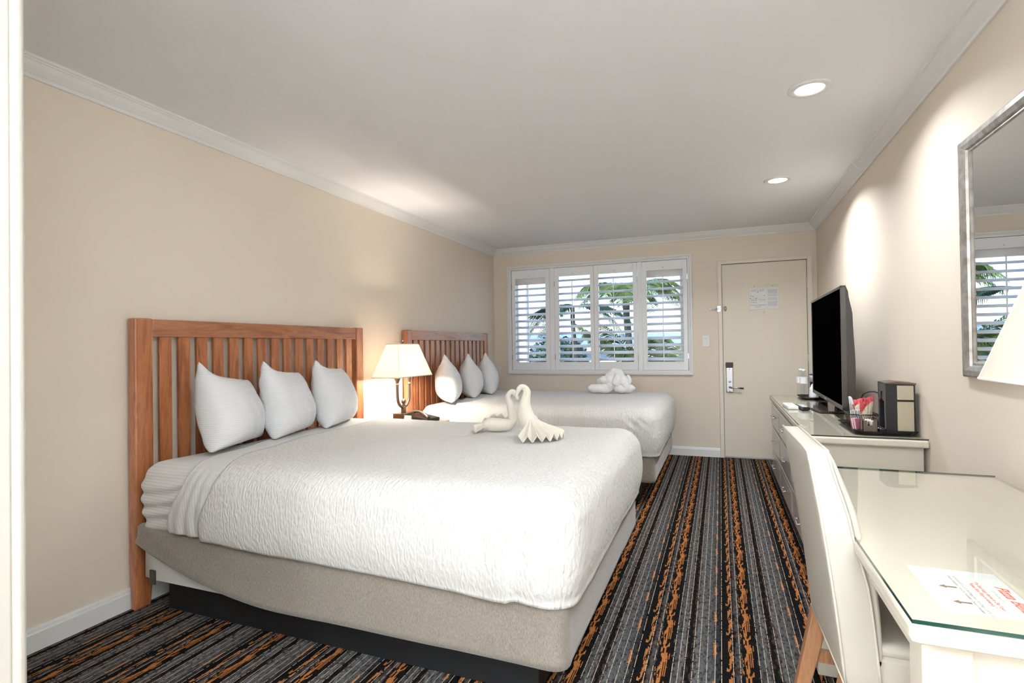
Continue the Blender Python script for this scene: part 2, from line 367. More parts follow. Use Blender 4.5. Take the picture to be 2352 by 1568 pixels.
# ------------------------------------------------------------------ window
win = thing('window_1', None, None, (WX0, YB, WZ0)); win['kind'] = 'structure'
def frame_prism(x0, x1, z0, z1, prof, name, m, parent):
    mb = MB(); n = len(prof)       # prof: (inset outward from opening, depth toward the room); mitred ring
    vs = []; fs = []
    for (sx, sz) in ((-1, -1), (1, -1), (1, 1), (-1, 1)):
        for (e, d) in prof: vs.append(((x0 - e) if sx < 0 else (x1 + e), YB - d, (z0 - e) if sz < 0 else (z1 + e)))
    for c in range(4):
        for i in range(n):
            j = (i + 1) % n; fs.append((c * n + i, c * n + j, ((c + 1) % 4) * n + j, ((c + 1) % 4) * n + i))
    mb.add(vs, fs); return mb.build(name, m, parent)
frame_prism(WX0, WX1, WZ0, WZ1, [(.0, -.02), (0, .012), (.006, .014), (.014, .014), (.018, .020), (.026, .020), (.030, .030), (.045, .030), (.046, .0), (.045, -.0), (.02, -.02)], 'window_frame', trim_m, win)
mu = MB()
for a, b in ((-1.873, -1.820), (-.852, -.803)): mu.box(a, b, YB - .002, YB + .03, WZ0, WZ1)
mu.build('mullion', shut_m, win, bevel=.002)
sa = MB()
for a, b in ((WX0, -2.315), (-.405, WX1), (-1.365, -1.31)): sa.box(a, b, YB + .10, YB + .13, WZ0, WZ1)
sa.box(WX0, WX1, YB + .10, YB + .13, WZ0, WZ0 + .06); sa.box(WX0, WX1, YB + .10, YB + .13, WZ1 - .05, WZ1)
sa.build('sash', shut_m, win, bevel=.002)
MB().box(WX0, WX1, YB + .112, YB + .118, WZ0 + .03, WZ1 - .03).build('pane', pane_m, win)
# shutters
def louver(x0, x1, z, tilt, wd=.088):
    mb = MB(); pts = []
    for k in range(12):
        a = 2 * PI * k / 12; u_ = math.cos(a) * wd / 2; t_ = math.sin(a) * .0055
        ca, sa_ = math.cos(tilt), math.sin(tilt)
        pts.append((YB + .012 + u_ * ca - t_ * sa_, z + u_ * sa_ + t_ * ca))
    return mb.prism(pts, x0, x1, 'x')
panels = [(-2.358, -1.877, -2.311, -1.930, 'leftmost'), (-1.816, -1.346, -1.764, -1.390, 'second from the left'), (-1.343, -.856, -1.291, -.903, 'second from the right'), (-.799, -.324, -.752, -.368, 'rightmost, nearest the door')]
desc = ['white louvered shutter panel at the left end of the window', 'white louvered shutter panel just left of the window centre',
        'white louvered shutter panel just right of the window centre', 'white louvered shutter panel at the right end, nearest the door']
for i, (a, b, c, d, ww) in enumerate(panels):
    t = thing('shutter', desc[i], 'shutter', ((a + b) / 2, YB, WZ0), 0, 'window shutters')
    y0, y1 = YB - .004, YB + .026
    for nm, bx in (('stile', (a, c, WZ0 + .003, WZ1 - .003)), ('stile', (d, b, WZ0 + .003, WZ1 - .003)), ('rail', (c, d, 2.018, WZ1 - .003)), ('rail', (c, d, WZ0 + .003, 1.010))):
        MB().box(bx[0], bx[1], y0, y1, bx[2], bx[3]).build(nm, shut_m, t, bevel=.002)
    for k in range(13):
        til = R(22)
        if k == 0 and i in (0, 3): til = R(66)
        z = 1.968 - .0773 * k + (.012 if k == 0 and i in (0, 3) else 0)
        louver(c + .001, d - .001, z, til).build('louver', shut_m, t, smooth=True)
    xr = lerp(c, d, .46)
    MB().box(xr - .005, xr + .005, YB - .044, YB - .034, 1.02, 1.955).build('tilt_rod', shut_m, t, bevel=.002)
    MB().lathe([(.006, 0), (.008, .004), (.005, .008)], M=Matrix.Translation((xr, YB - .004, 2.045)) @ Matrix.Rotation(PI / 2, 4, 'X'), seg=10).build('knob', white_pl, t, smooth=True)
    hx = a if i in (0, 1) else b
    for hz in (1.07, 1.93): MB().box(hx - .004, hx + .004, YB - .010, YB - .002, hz - .03, hz + .03).build('hinge', steel, t)
# ------------------------------------------------------------------ entrance door
fr = MB()
fr.box(DX0 - .035, DX0, YB - .016, YB, 0, DZ + .035); fr.box(DX1, DX1 + .042, YB - .016, YB, 0, DZ + .035); fr.box(DX0, DX1, YB - .016, YB, DZ, DZ + .035)
fr.box(DX0, DX0 + .016, YB + .046, YB + .07, 0, DZ); fr.box(DX1 - .016, DX1, YB + .046, YB + .07, 0, DZ); fr.box(DX0, DX1, YB + .046, YB + .07, DZ - .016, DZ)
fr.box(DX0 - .001, DX0 + .004, YB, YB + T, 0, DZ); fr.box(DX1 - .004, DX1 + .001, YB, YB + T, 0, DZ)
struct('trim_6', fr, cream_trim, bevel=.003)
door = thing('door_1', None, None, (DX0, YB, 0)); door['kind'] = 'structure'
MB().box(DX0 + .007, DX1 - .008, YB + .004, YB + .045, .016, DZ - .005).build('door_slab', door_m, door, bevel=.002)
MB().box(DX0 + .004, DX1 - .004, YB - .004, YB + .1, 0, .013).build('threshold', steel, door, bevel=.002)
lk = MB().bevbox(.050, .118, YB - .016, YB + .004, .688, .945, .006); lo = lk.build('lock_plate', steel, door)
MB().bevbox(.048, .120, YB - .020, YB + .003, .945, 1.002, .006).build('card_reader', mat('lock_cap_brown', (.05, .035, .03), .4), door)
MB().tube([(.086, YB - .016, .742), (.086, YB - .045, .742), (.100, YB - .055, .741), (.150, YB - .056, .738), (.182, YB - .055, .736)], [.013, .011, .010, .009, .009], 10).build('door_handle', steel, door, smooth=True)
MB().tube([(.180, YB - .055, .736), (.216, YB - .053, .734)], .0095, 10).build('handle_grip', bronze, door, smooth=True)
MB().lathe([(.011, 0), (.011, .012), (.004, .014)], M=Matrix.Translation((.085, YB - .015, .800)) @ Matrix.Rotation(PI / 2, 4, 'X'), seg=12).build('deadbolt_turn', steel, door, smooth=True)
for z in (.70, .93): MB().lathe([(.005, 0), (.004, .003)], M=Matrix.Translation((.084, YB - .015, z)) @ Matrix.Rotation(PI / 2, 4, 'X'), seg=8).build('screw', black_m, door)
MB().lathe([(.010, 0), (.010, .004), (.006, .007)], M=Matrix.Translation((.424, YB + .005, 1.515)) @ Matrix.Rotation(PI / 2, 4, 'X'), seg=16).build('peephole', mat('peephole_lens', (.9, .95, 1), .05, 1), door, smooth=True)
for z in (1.80, 1.03, .25):
    MB().tube([(DX1 - .003, YB - .008, z - .05), (DX1 - .003, YB - .008, z + .05)], .0065, 10).build('hinge', cream_trim, door, smooth=True)
# swing-bar door guard
g = MB()
g.lathe([(.017, 0), (.017, .004), (.006, .012), (.009, .020), (.009, .026), (.003, .030)], M=Matrix.Translation((.052, YB + .004, 1.566)) @ Matrix.Rotation(PI / 2, 4, 'X') @ Matrix.Diagonal((1, 1.7, 1, 1)), seg=14)
g.build('guard_knob', chrome, door, smooth=True)
dg_ = thing('door_guard', 'chrome swing bar door guard on the frame left of the door', 'door guard', (-.01, YB - .016, 1.566))
MB().bevbox(-.026, .010, YB - .020, YB - .014, 1.535, 1.597, .004).build('plate', chrome, dg_)
MB().tube([(.0, YB - .022, 1.573), (-.085, YB - .024, 1.573), (-.096, YB - .024, 1.566), (-.085, YB - .024, 1.559), (.0, YB - .022, 1.559)], .0035, 8).build('bar', chrome, dg_, smooth=True)
# evacuation notice
sg = thing('notice', 'white framed fire and emergency notice on the door', 'notice', (.42, YB + .003, 1.55))
MB().box(.283, .561, YB - .001, YB + .003, 1.545, 1.800).build('holder', mat('clear_holder', (.66, .59, .43), .25), sg)
MB().box(.285, .559, YB - .004, YB - .0012, 1.547, 1.765).build('sheet', paper, sg)
for x in (.338, .505): MB().lathe([(.0045, 0), (.003, .003)], M=Matrix.Translation((x, YB - .001, 1.783)) @ Matrix.Rotation(PI / 2, 4, 'X'), seg=8).build('screw', bronze, sg)
def door_text(s, x, z, size, m=ink, squash=1): return text_mesh('lettering', s, size, Matrix.Translation((x, YB - .0045, z)) @ Matrix.Rotation(PI / 2, 4, 'X'), m, sg, squash=squash)
door_text('In Case Of Fire Use Stairs', .366, 1.748, .0125); door_text('DO NOT Use Elevator', .366, 1.735, .0125)
door_text('IN CASE OF EMERGENCY', .373, 1.590, .0145); door_text('DIAL 911', .373, 1.575, .0145)
ln = MB()
def bars(x0, x1, z1, z0, step=.0042):
    z = z1
    while z > z0: ln.box(x0, x1 - random.random() * .01, YB - .0044, YB - .0039, z - .0010, z + .0006); z -= step
bars(.462, .553, 1.748, 1.704); bars(.462, .553, 1.696, 1.676); bars(.462, .553, 1.665, 1.638); bars(.462, .553, 1.627, 1.578); bars(.470, .545, 1.569, 1.566)
bars(.297, .366, 1.651, 1.636); bars(.297, .366, 1.624, 1.612); bars(.376, .446, 1.651, 1.640); bars(.376, .446, 1.630, 1.626)
bars(.298, .445, 1.664, 1.660); bars(.335, .410, 1.564, 1.561)
ln.box(.4575, .4582, YB - .0044, YB - .0039, 1.555, 1.757)
for k in range(12): ln.box(.322 + k * .0088, .3226 + k * .0088, YB - .0044, YB - .0039, 1.676, 1.694)
ln.box(.32, .42, YB - .0044, YB - .0039, 1.6846, 1.6852)
ln.build('small_print', inkl, sg)
for x, z in ((.304, 1.688), (.321, 1.683), (.430, 1.689), (.3665, 1.722), (.299, 1.662), (.352, 1.662)): MB().box(x - .004, x + .004, YB - .0046, YB - .0039, z - .004, z + .004).build('map_mark', ink, sg)
# switch and outlet on the back wall
sw = thing('light_switch', 'white rocker light switch on the wall left of the door', 'light switch', (-.143, YB, 1.229))
MB().bevbox(-.180, -.107, YB - .007, YB, 1.168, 1.290, .003).build('cover_plate', white_pl, sw)
MB().bevbox(-.160, -.127, YB - .011, YB - .005, 1.195, 1.250, .002).build('rocker', white_pl, sw); MB().bevbox(-.158, -.129, YB - .010, YB - .005, 1.254, 1.268, .002).build('dimmer', white_pl, sw)
ol = thing('wall_outlet', 'cream power outlet below the window behind the far bed', 'outlet', (-1.80, YB, .75))
MB().bevbox(-1.838, -1.768, YB - .006, YB, .70, .815, .003).build('cover_plate', mat('outlet_cream', (.78, .72, .60), .4), ol)
for z in (.778, .735):
    MB().lathe([(.017, 0), (.016, .002)], M=Matrix.Translation((-1.803, YB - .006, z)) @ Matrix.Rotation(PI / 2, 4, 'X'), seg=16).build('socket', white_pl, ol)
    q = MB(); q.box(-1.810, -1.808, YB - .0095, YB - .0075, z - .002, z + .007); q.box(-1.799, -1.797, YB - .0095, YB - .0075, z - .002, z + .007); q.box(-1.8045, -1.8015, YB - .0095, YB - .0075, z - .010, z - .006); q.build('slot', black_m, ol)
# ------------------------------------------------------------------ recessed ceiling lights
lens_m = mat('light_lens', (1, 1, 1), .5, emit=(1, .98, .95), estr=6)
def downlight(x, y, label, power):
    t = thing('ceiling_light', label, 'ceiling light', (x, y, ZC), 0, 'recessed ceiling lights')
    MB().lathe([(.094, 0), (.094, -.003), (.088, -.006), (.066, -.007), (.060, -.002), (.058, 0)], (x, y, ZC), 40).build('trim_ring', trim_m, t, smooth=True)
    MB().lathe([(.060, -.0035), (.060, -.005), (.001, -.006)], (x, y, ZC), 32).build('lens', lens_m, t)
    ld = bpy.data.lights.new('downlight', 'AREA'); ld.shape = 'DISK'; ld.size = .12; ld.energy = power; ld.color = (.93, .97, 1); ld.spread = R(145)
    lo = bpy.data.objects.new('lamp_light', ld); C.objects.link(lo); lo.parent = t; lo.location = (0, 0, -.012); return t
downlight(.411, 2.835, 'round recessed ceiling light, the nearer and larger of the two', LAMP_DOWN)
downlight(.411, 4.335, 'round recessed ceiling light, the farther one towards the door', LAMP_DOWN * 1.7)
downlight(.411, 1.30, 'added unseen recessed ceiling light above the desk, continuing the row', LAMP_DOWN * .2)  # unseen light added past the visible pair, at their spacing
downlight(-.2, -.9, 'added unseen recessed ceiling light behind the camera', LAMP_DOWN)  # unseen light added for extra fill
# two unseen fill lights added in the hall, shaped as globe lamps
fill_globe_m = bpy.data.materials.new('clear_fill_globe'); fill_globe_m.use_nodes = True
nt = fill_globe_m.node_tree; nt.nodes.clear()
t1 = nt.nodes.new('ShaderNodeBsdfTransparent'); t1.inputs[0].default_value = (.97, .97, .97, 1); o1 = nt.nodes.new('ShaderNodeOutputMaterial'); nt.links.new(t1.outputs[0], o1.inputs[0])
for x, y, pw_, lb in ((-2.25, .12, LAMP_FILL[0], 'added fill lamp hidden in the hall behind the partition wall'), (-.6, -3.2, LAMP_FILL[1], 'added unseen fill lamp at the far end of the hall behind the camera')):
    t = thing('fill_lamp', lb, 'lamp', (x, y, 0), 0, 'added hall fill lamps')
    MB().lathe([(.14, 0), (.14, .015), (.02, .03), (.012, .05), (.012, 1.58), (.04, 1.60), (.04, 1.62)], (x, y, 0), 24).build('stand', chrome, t, smooth=True)
    g_ = MB().lathe([(.04, 1.62), (.12, 1.66), (.17, 1.76), (.14, 1.87), (.06, 1.93), (.001, 1.935)], (x, y, 0), 24).build('globe', fill_globe_m, t, smooth=True)
    ld = bpy.data.lights.new('fill_globe_light', 'POINT'); ld.energy = pw_; ld.shadow_soft_size = .15; ld.color = (.88, .95, 1)
    lo = bpy.data.objects.new('lamp_light', ld); C.objects.link(lo); lo.parent = t; lo.location = (0, 0, 1.77)
t = thing('fill_uplight', 'added unseen bowl uplight filling the ceiling just behind the camera', 'lamp', (.5, -.55, 0))  # unseen uplight added to bounce fill off the ceiling
MB().lathe([(.14, 0), (.14, .015), (.02, .03), (.012, .05), (.012, 1.60), (.03, 1.61)], (.5, -.55, 0), 24).build('stand', chrome, t, smooth=True)
bw = MB(); sg_ = 28; rz_ = [(.03, 1.61), (.10, 1.63), (.16, 1.67), (.19, 1.72)]
for r_, z_ in rz_:
    for k in range(sg_): bw.v.append(Vector((.5 + r_ * math.cos(2 * PI * k / sg_), -.55 + r_ * math.sin(2 * PI * k / sg_), z_)))
for a in range(3):
    for k in range(sg_): bw.f.append([a * sg_ + k, a * sg_ + (k + 1) % sg_, (a + 1) * sg_ + (k + 1) % sg_, (a + 1) * sg_ + k]); bw.mi.append(0)
bw.build('bowl', white_pl, t, smooth=True, solid=.003)
ld = bpy.data.lights.new('fill_uplight_source', 'SPOT'); ld.energy = LAMP_FILL[2]; ld.spot_size = R(140); ld.spot_blend = .6; ld.shadow_soft_size = .08; ld.color = (.88, .95, 1)
lo = bpy.data.objects.new('lamp_light', ld); C.objects.link(lo); lo.parent = t; lo.location = (0, 0, 1.71); lo.rotation_euler = (PI, 0, 0)
# ------------------------------------------------------------------ headboards
def make_headboard(y0, y1, label):
    t = thing('headboard', label, 'headboard', (XL + .04, (y0 + y1) / 2, 0), 0, 'slatted headboards')
    xb, xf = XL + .015, XL + .068
    for k, (a, b) in enumerate(((y0, y0 + .088), (y1 - .088, y1))):
        p = MB(); ta = .012
        inn = 1 if k == 0 else -1
        ya0, ya1 = (a, b - ta) if k == 0 else (a + ta, b)
        vs = [(x, y, z) for z, (q0, q1) in ((0, (ya0 + .0, ya1)), (.22, (a, b)), (1.357, (a, b))) for (x, y) in ((xb + (.012 if z == 0 else 0), q0), (xf - (.008 if z == 0 else 0), q0), (xf - (.008 if z == 0 else 0), q1), (xb + (.012 if z == 0 else 0), q1))]
        fs = [(0, 3, 2, 1), (8, 9, 10, 11)]
        for l_ in (0, 4):
            for e in range(4): fs.append((l_ + e, l_ + (e + 1) % 4, l_ + 4 + (e + 1) % 4, l_ + 4 + e))
        p.add(vs, fs).build('post', cherry_v, t, bevel=.008)
    ia, ib = y0 + .088, y1 - .088
    MB().box(xb + .008, xf - .003, ia, ib, 1.270, 1.354).build('top_rail', cherry_h, t, bevel=.003)
    MB().box(xb + .010, xf - .006, ia, ib, .46, .56).build('bottom_rail', cherry_h, t, bevel=.003)
    n = 15; wd = (ib - ia); sl = wd * .0405; gp = (wd - n * sl) / (n + 1)
    for k in range(n):
        a = ia + gp + k * (sl + gp); MB().box(xf - .027, xf - .010, a, a + sl, .561, 1.2695).build('slat', cherry_v, t, bevel=.002)
    return t
make_headboard(1.662, 3.362, 'cherry wood slatted headboard behind the near bed')
make_headboard(3.964, 5.702, 'cherry wood slatted headboard behind the far bed, by the window')
# ------------------------------------------------------------------ beds
def rounded(x0, x1, y0, y1, z0, z1, rh, rv, nx, ny, nz, disp=None, faces=('top', 'near', 'far', 'foot', 'head'), zlow=None, openhead=False, openfoot=False):
    mb = MB(); idx = {}
    def vid(i, j, k):
        if (i, j, k) in idx: return idx[(i, j, k)]
        p = Vector((lerp(x0, x1, i / nx), lerp(y0, y1, j / ny), lerp(z0, z1, k / nz)))
        c = Vector((min(max(p.x, x0 + (0 if openhead else rh)), x1 - (0 if openfoot else rh)), min(max(p.y, y0 + rh), y1 - rh), min(p.z, z1 - rv)))
        d = Vector(((p.x - c.x) / rh, (p.y - c.y) / rh, (p.z - c.z) / rv)); l = d.length
        if l > 1e-6:
            dn = d / l; q = c + Vector((dn.x * rh, dn.y * rh, dn.z * rv))
        else: dn = Vector((0, 0, 1)); q = p
        if zlow and k < nz:
            zl = zlow(q); q.z = lerp(zl, z1, (q.z - z0) / (z1 - z0))
        if disp: q = q + disp(q, dn)
        idx[(i, j, k)] = len(mb.v); mb.v.append(q); return idx[(i, j, k)]
    def F(*a): mb.f.append([vid(*q) for q in a]); mb.mi.append(0)
    if 'top' in faces:
        for i in range(nx):
            for j in range(ny): F((i, j, nz), (i + 1, j, nz), (i + 1, j + 1, nz), (i, j + 1, nz))
    for k in range(nz):
        for i in range(nx):
            if 'near' in faces: F((i, 0, k), (i + 1, 0, k), (i + 1, 0, k + 1), (i, 0, k + 1))
            if 'far' in faces: F((i + 1, ny, k), (i, ny, k), (i, ny, k + 1), (i + 1, ny, k + 1))
        for j in range(ny):
            if 'foot' in faces: F((nx, j, k), (nx, j + 1, k), (nx, j + 1, k + 1), (nx, j, k + 1))
            if 'head' in faces: F((0, j + 1, k), (0, j, k), (0, j, k + 1), (0, j + 1, k + 1))
    return mb
XF_, XH = -.470, -2.490
def make_bed(y0, y1, label, seed, skirtlift=True):
    t = thing('bed', label, 'bed', ((XF_ + XH) / 2, (y0 + y1) / 2, 0), 0, 'hotel beds')
    # base
    MB().box(-2.42, -.60, y0 + .115, y1 - .11, 0, .168).build('platform_base', blackmat, t, bevel=.004)
    rounded(XH + .012, XF_ - .018, y0 + .030, y1 - .03, .170, .385, .035, .03, 24, 20, 4).build('box_spring', boxs_m, t, smooth=True)
    # stretch wrap over the box spring, hem riding up at the head corner of the near side
    def hem(q):
        if skirtlift and q.y < y0 + .06:
            return .166 + .172 * min(1, max(0, (-1.64 - q.x) / .81)) ** 1.9
        return .172
    def dsk(q, n):
        s = Vector((n.x, n.y, 0)); 
        a = .003 * fbm((q.x * 1.5, q.y * 1.5, q.z * 5 + seed), 2)
        if skirtlift and q.y < y0 + .06 and q.x < -1.3:
            h = hem(q); u_ = (q.z - h) / .07
            if u_ < 1: a += .010 * (1 - u_) * pl(q.x, [(-2.5, 1), (-1.6, .5), (-1.3, 0)])
            a += .003 * math.sin((q.z - h) * 60 + q.x * 4) * pl(q.x, [(-2.5, 1), (-1.3, 0)])
        return s * a
    wr = rounded(XH, XF_, y0, y1, .172, .418, .05, .035, 110, 60, 12, dsk, zlow=hem)
    wr.build('fabric_wrap', skirt_m, t, smooth=True, solid=.003)
    if skirtlift:
        for x in (-2.40,): MB().bevbox(x - .018, x + .018, y0 + .022, y0 + .030, .150, .215, .003).build('corner_clip', mat('clip_metal', (.07, .07, .045), .4, .6), t)
    # mattress in its fitted sheet
    def dm(q, n):
        side = max(0, 1 - abs(n.z))
        b = .016 * math.sin(PI * min(1, max(0, (q.z - .40) / .30))) * side
        wv = .006 * math.sin(q.z * 95 + 5 * fbm((q.x, q.y, q.z + seed), 2.2) + q.x * 3) * side * pl(q.x, [(-2.5, .9), (-2.2, 1), (-1.9, .2)])
        return Vector((n.x, n.y, 0)) * (b + wv) + Vector((0, 0, 1)) * (.004 * fbm((q.x, q.y, seed), 3) if n.z > .5 else 0)
    rounded(XH + .02, XF_ - .02, y0 + .012, y1 - .012, .402, .694, .075, .075, 120, 50, 40, dm).build('mattress', fitted_m, t, smooth=True)
    def bedding(name, xa, xb, off, m, lean, pleat):
        lo = lambda q: .408 - off + .012 * fbm((q.x * 2, q.y * 2, seed), 1.5) + pl(q.x, [(-2.4, .018), (-1.4, .0), (-.5, -.022)])
        def dd(q, n):
            side = math.sqrt(max(0, 1 - n.z * n.z)); tz = min(1, max(0, (q.z - .39) / .31))
            b = .020 * math.sin(PI * tz ** .8) * side
            b += .006 * fbm((q.x * 1.2, q.y, q.z * 1.2 + seed), 2.5) * side
            if not pleat: b += .005 * math.sin(q.x * 80 + 3 * fbm((q.x, q.z, seed), 3)) * side * (1 - tz * .6)
            if pleat and q.x > -.9:
                near = q.y < (y0 + y1) / 2
                e = abs(n.y)
                xx = q.x + .03 * (1 - tz) - .03
                k = pl(xx, [(-.76, 0), (-.675, .014), (-.655, .018), (-.640, -.006), (-.59, 0)])
                b += k * e * pl(tz, [(0, 1), (.6, .9), (.85, 0)])
                r = math.hypot(q.x + .60, (q.z - .60) * 1.2)
                if near and r < .12: b += .006 * math.sin((q.x * .8 + q.z) * 95) * (1 - r / .12) * side
            zt = .004 * fbm((q.x, q.y, seed + 2), 2.5) if n.z > .4 else 0
            f_ = max(0, 1 - (q.x - xa) / .45); f_ = f_ * f_ if f_ < 1 else 1
            return Vector((n.x, n.y, 0)) * b + Vector((lean(q.y, q.z) * f_, 0, zt))
        mb = rounded(xa, xb, y0 - off, y1 + off, .395, .700 + off, .115 if pleat else .09, .085, int((xb - xa) * 75) + 6, 80, 34, dd,
                     faces=('top', 'near', 'far', 'foot') if pleat else ('top', 'near', 'far'), zlow=lo, openhead=True, openfoot=not pleat)
        return mb.build(name, m, t, smooth=True, solid=.004)
    ln1 = lambda y, z: pl(z, [(.45, 0), (.69, .09)]) + pl(y, [(y0, 0), (y0 + .28, -.12), (y0 + .7, -.19), (y1, -.21)]) if z < .71 or 1 else 0
    ln2 = lambda y, z: pl(z, [(.45, 0), (.69, .10)]) + pl(y, [(y0, 0), (y0 + .28, -.10), (y0 + .7, -.20), (y1, -.30)])
    bedding('coverlet', -2.035, XF_ + .028, .020, coverlet_m, ln1, True)
    bedding('folded_sheet', -2.225, -1.80, .010, sheet_m, ln2, False)
    return t
make_bed(1.625, 3.145, 'near queen bed with white ripple coverlet and grey wrapped box spring', 3.1)
make_bed(4.060, 5.590, 'far queen bed with white coverlet, under the window', 8.4, False)
# ------------------------------------------------------------------ pillows
def pillow_mesh(w, h, t, seed, tip=.05, drop=.15):
    mb = MB(); n = 36
    def fn(sgn):
        def f(i, j):
            u_ = i * 2 - 1; v_ = j * 2 - 1
            u_ = math.copysign(1 - (1 - abs(u_)) ** 1.25, u_); v_ = math.copysign(1 - (1 - abs(v_)) ** 1.25, v_)
            Y = w / 2 * u_ * (1 - .11 * (1 - v_ * v_)); Z = h / 2 * v_ * (1 - (.05 if v_ > 0 else .02) * (1 - u_ * u_))
            e = (1 - u_ * u_) * (1 - v_ * v_); X = sgn * t / 2 * max(0, e) ** .40
            low = .5 * (1 - v_); X *= .78 + .35 * low
            # the upper near corner stands up
            c = max(0, -u_) ** 4 * max(0, v_) ** 4; Z += tip * c; Y += .03 * c
            Z = (Z + h / 2) * (1 - drop * (u_ + 1) / 2) - h / 2
            Y += .02 * max(0, v_) * (1 if u_ > 0 else .2) * -abs(u_)
            X += .016 * fbm((Y * 1.0, Z, seed), 6) * e ** .3 + .010 * math.sin(Z * 60 + seed + 6 * fbm((Y, Z, seed), 4)) * max(0, abs(u_) - .6) * e ** .2
            return Vector((X, Y, Z + h / 2))
        return f
    mb.grid(fn(1), n, n); a = len(mb.v); mb.grid(fn(-1), n, n)
    bmx = MB(); bmx.v = mb.v; bmx.f = mb.f; bmx.mi = mb.mi
    return bmx
def pillow(x, y, z, rz, lean, w, h, t, seed, label, group, tip, drop=.15):
    mb = pillow_mesh(w, h, t, seed, tip, drop)
    M = Matrix.Rotation(-lean, 4, 'Y'); mb.v = [M @ p for p in mb.v]
    me_o = mb.build('pillow', pillow_m, None, smooth=True, local=True)
    bm = bmesh.new(); bm.from_mesh(me_o.data); bmesh.ops.remove_doubles(bm, verts=bm.verts[:], dist=.0004); bmesh.ops.recalc_face_normals(bm, faces=bm.faces[:]); bm.to_mesh(me_o.data); bm.free()
    me_o.location = (x, y, z); me_o.rotation_euler = (0, 0, rz)
    return tag(me_o, label, 'pillow', group)
pw, ph, pt = .455, .385, .25
for k, (x, y, tp, s) in enumerate(((-2.32, 2.04, .06, 1.3), (-2.32, 2.425, .05, 4.2), (-2.32, 2.825, .045, 9.7))):
    pillow(x, y, .716, R(20), R(10), pw, ph, pt, s, ('white pillow on the near bed, first from the left, tallest tip of the three',
        'white pillow in the middle of the three on the near bed', 'white pillow on the near bed, the one nearest the bedside lamp')[k], 'pillows on the near bed', tp, (.16, .10, .08)[k])
for k, (x, y, tp, s) in enumerate(((-2.30, 4.33, .05, 2.3), (-2.30, 4.79, .05, 5.2), (-2.30, 5.20, .05, 7.7))):
    pillow(x, y, .716, R(30), R(8), .46, .385, pt, s, ('white pillow on the far bed, the one nearest the bedside lamp',
        'white pillow in the middle of the three on the far bed', 'white pillow on the far bed, the one closest to the window')[k], 'pillows on the far bed', tp)
# ------------------------------------------------------------------ towel animals
def frame2(b):
    n = Vector((b[0], b[1], 0)).normalized(); tx = Vector((n.y, -n.x, 0))
    return lambda u_, z, d=0: Vector((b[0], b[1], .728)) + tx * u_ + n * d + Vector((0, 0, z))
def smooth_path(pts, n=6):
    out = []; P_ = [Vector(p) for p in pts]
    for i in range(len(P_) - 1):
        p0 = P_[max(i - 1, 0)]; p1 = P_[i]; p2 = P_[i + 1]; p3 = P_[min(i + 2, len(P_) - 1)]
        for k in range(n):
            t = k / n; out.append(.5 * ((2 * p1) + (-p0 + p2) * t + (2 * p0 - 5 * p1 + 4 * p2 - p3) * t * t + (-p0 + 3 * p1 - 3 * p2 + p3) * t ** 3))
    out.append(P_[-1]); return out
def roll(mb, F_, pts, seed, sx=1, seg=16, amp=.004):
    sp = smooth_path([F_(p[0], p[1], p[2]) for p in pts], 7); rs = smooth_path([(p[3], 0, 0) for p in pts], 7)
    a = len(mb.v); mb.tube(sp, [r.x for r in rs], seg, True, sx)
    for i in range(a, len(mb.v)):
        p = mb.v[i]; mb.v[i] = p + Vector((fbm(p + Vector((seed, 0, 0)), 18), fbm(p + Vector((0, seed, 0)), 18), fbm(p + Vector((0, 0, seed)), 18))) * amp
        if mb.v[i].z < .726: mb.v[i].z = .726
def fan(F_, c, a0, a1, r0, r1, n, flat, seed, dz0=.03, zoff=0):
    # pleated fan spread over the bed: angles measured in the (u, depth) plane
    mb = MB()
    def fn(i, j):
        a = lerp(a0, a1, i); r = lerp(r0, r1, j); k = i * n
        tri = abs((k % 1) - .5) * 2
        h = (tri - .5) * .034 * j ** .8 + lerp(dz0, .016, j ** .7) + .004 * fbm((i * 9, j * 2, seed), 1) + zoff * (1 - j)
        p = F_(c[0] + r * math.cos(a), 0, c[1] + r * math.sin(a)); p.z = .728 + max(h, .0005); return p
    return mb.grid(fn, n * 8, 12)
F1 = frame2((-1.10, 2.77)); F2 = frame2((-1.012, 2.60))
t = thing('towel_swan', 'cream towel folded as a swan, the smaller one facing right on the near bed', 'towel', (-1.10, 2.77, .726), 0, 'towel swans on the near bed')
b = MB(); roll(b, F1, [(-.150, .030, .01, .026), (-.115, .038, 0, .036), (-.07, .036, 0, .038), (-.02, .034, 0, .034), (.012, .055, 0, .026), (.010, .095, 0, .022), (-.002, .150, 0, .019), (-.010, .188, 0, .018), (.000, .212, 0, .017), (.022, .214, 0, .015), (.036, .194, 0, .012), (.041, .172, 0, .008)], 1.5)
b.build('body', towel_m, t, smooth=True, sub=1)
f = fan(F1, (-.10, .0), R(150), R(215), .02, .105, 5, 0, 2, .06, .0); f.build('tail', towel_m, t, smooth=False, solid=.004)
w_ = MB(); w_.grid(lambda i, j: F1(lerp(-.155, .0, i), .055 + .035 * math.sin(PI * i * .9) + .008 * math.sin(i * 21), .035 + .03 * j + .006 * math.sin(i * 30)) + Vector((0, 0, -.035 * j)), 20, 5); w_.build('wing', towel_m, t, smooth=True, solid=.005)
t = thing('towel_swan', 'cream towel folded as a swan, the larger one with a pleated fan tail', 'towel', (-1.012, 2.60, .726), 0, 'towel swans on the near bed')
b = MB(); roll(b, F2, [(.125, .045, 0, .040), (.095, .055, 0, .052), (.072, .085, 0, .050), (.060, .125, 0, .041), (.058, .165, 0, .032), (.066, .205, 0, .024), (.070, .236, 0, .020), (.058, .256, 0, .017), (.038, .256, 0, .015), (.022, .234, 0, .012), (.010, .205, 0, .008)], 7.5)
b.build('body', towel_m, t, smooth=True, sub=1)
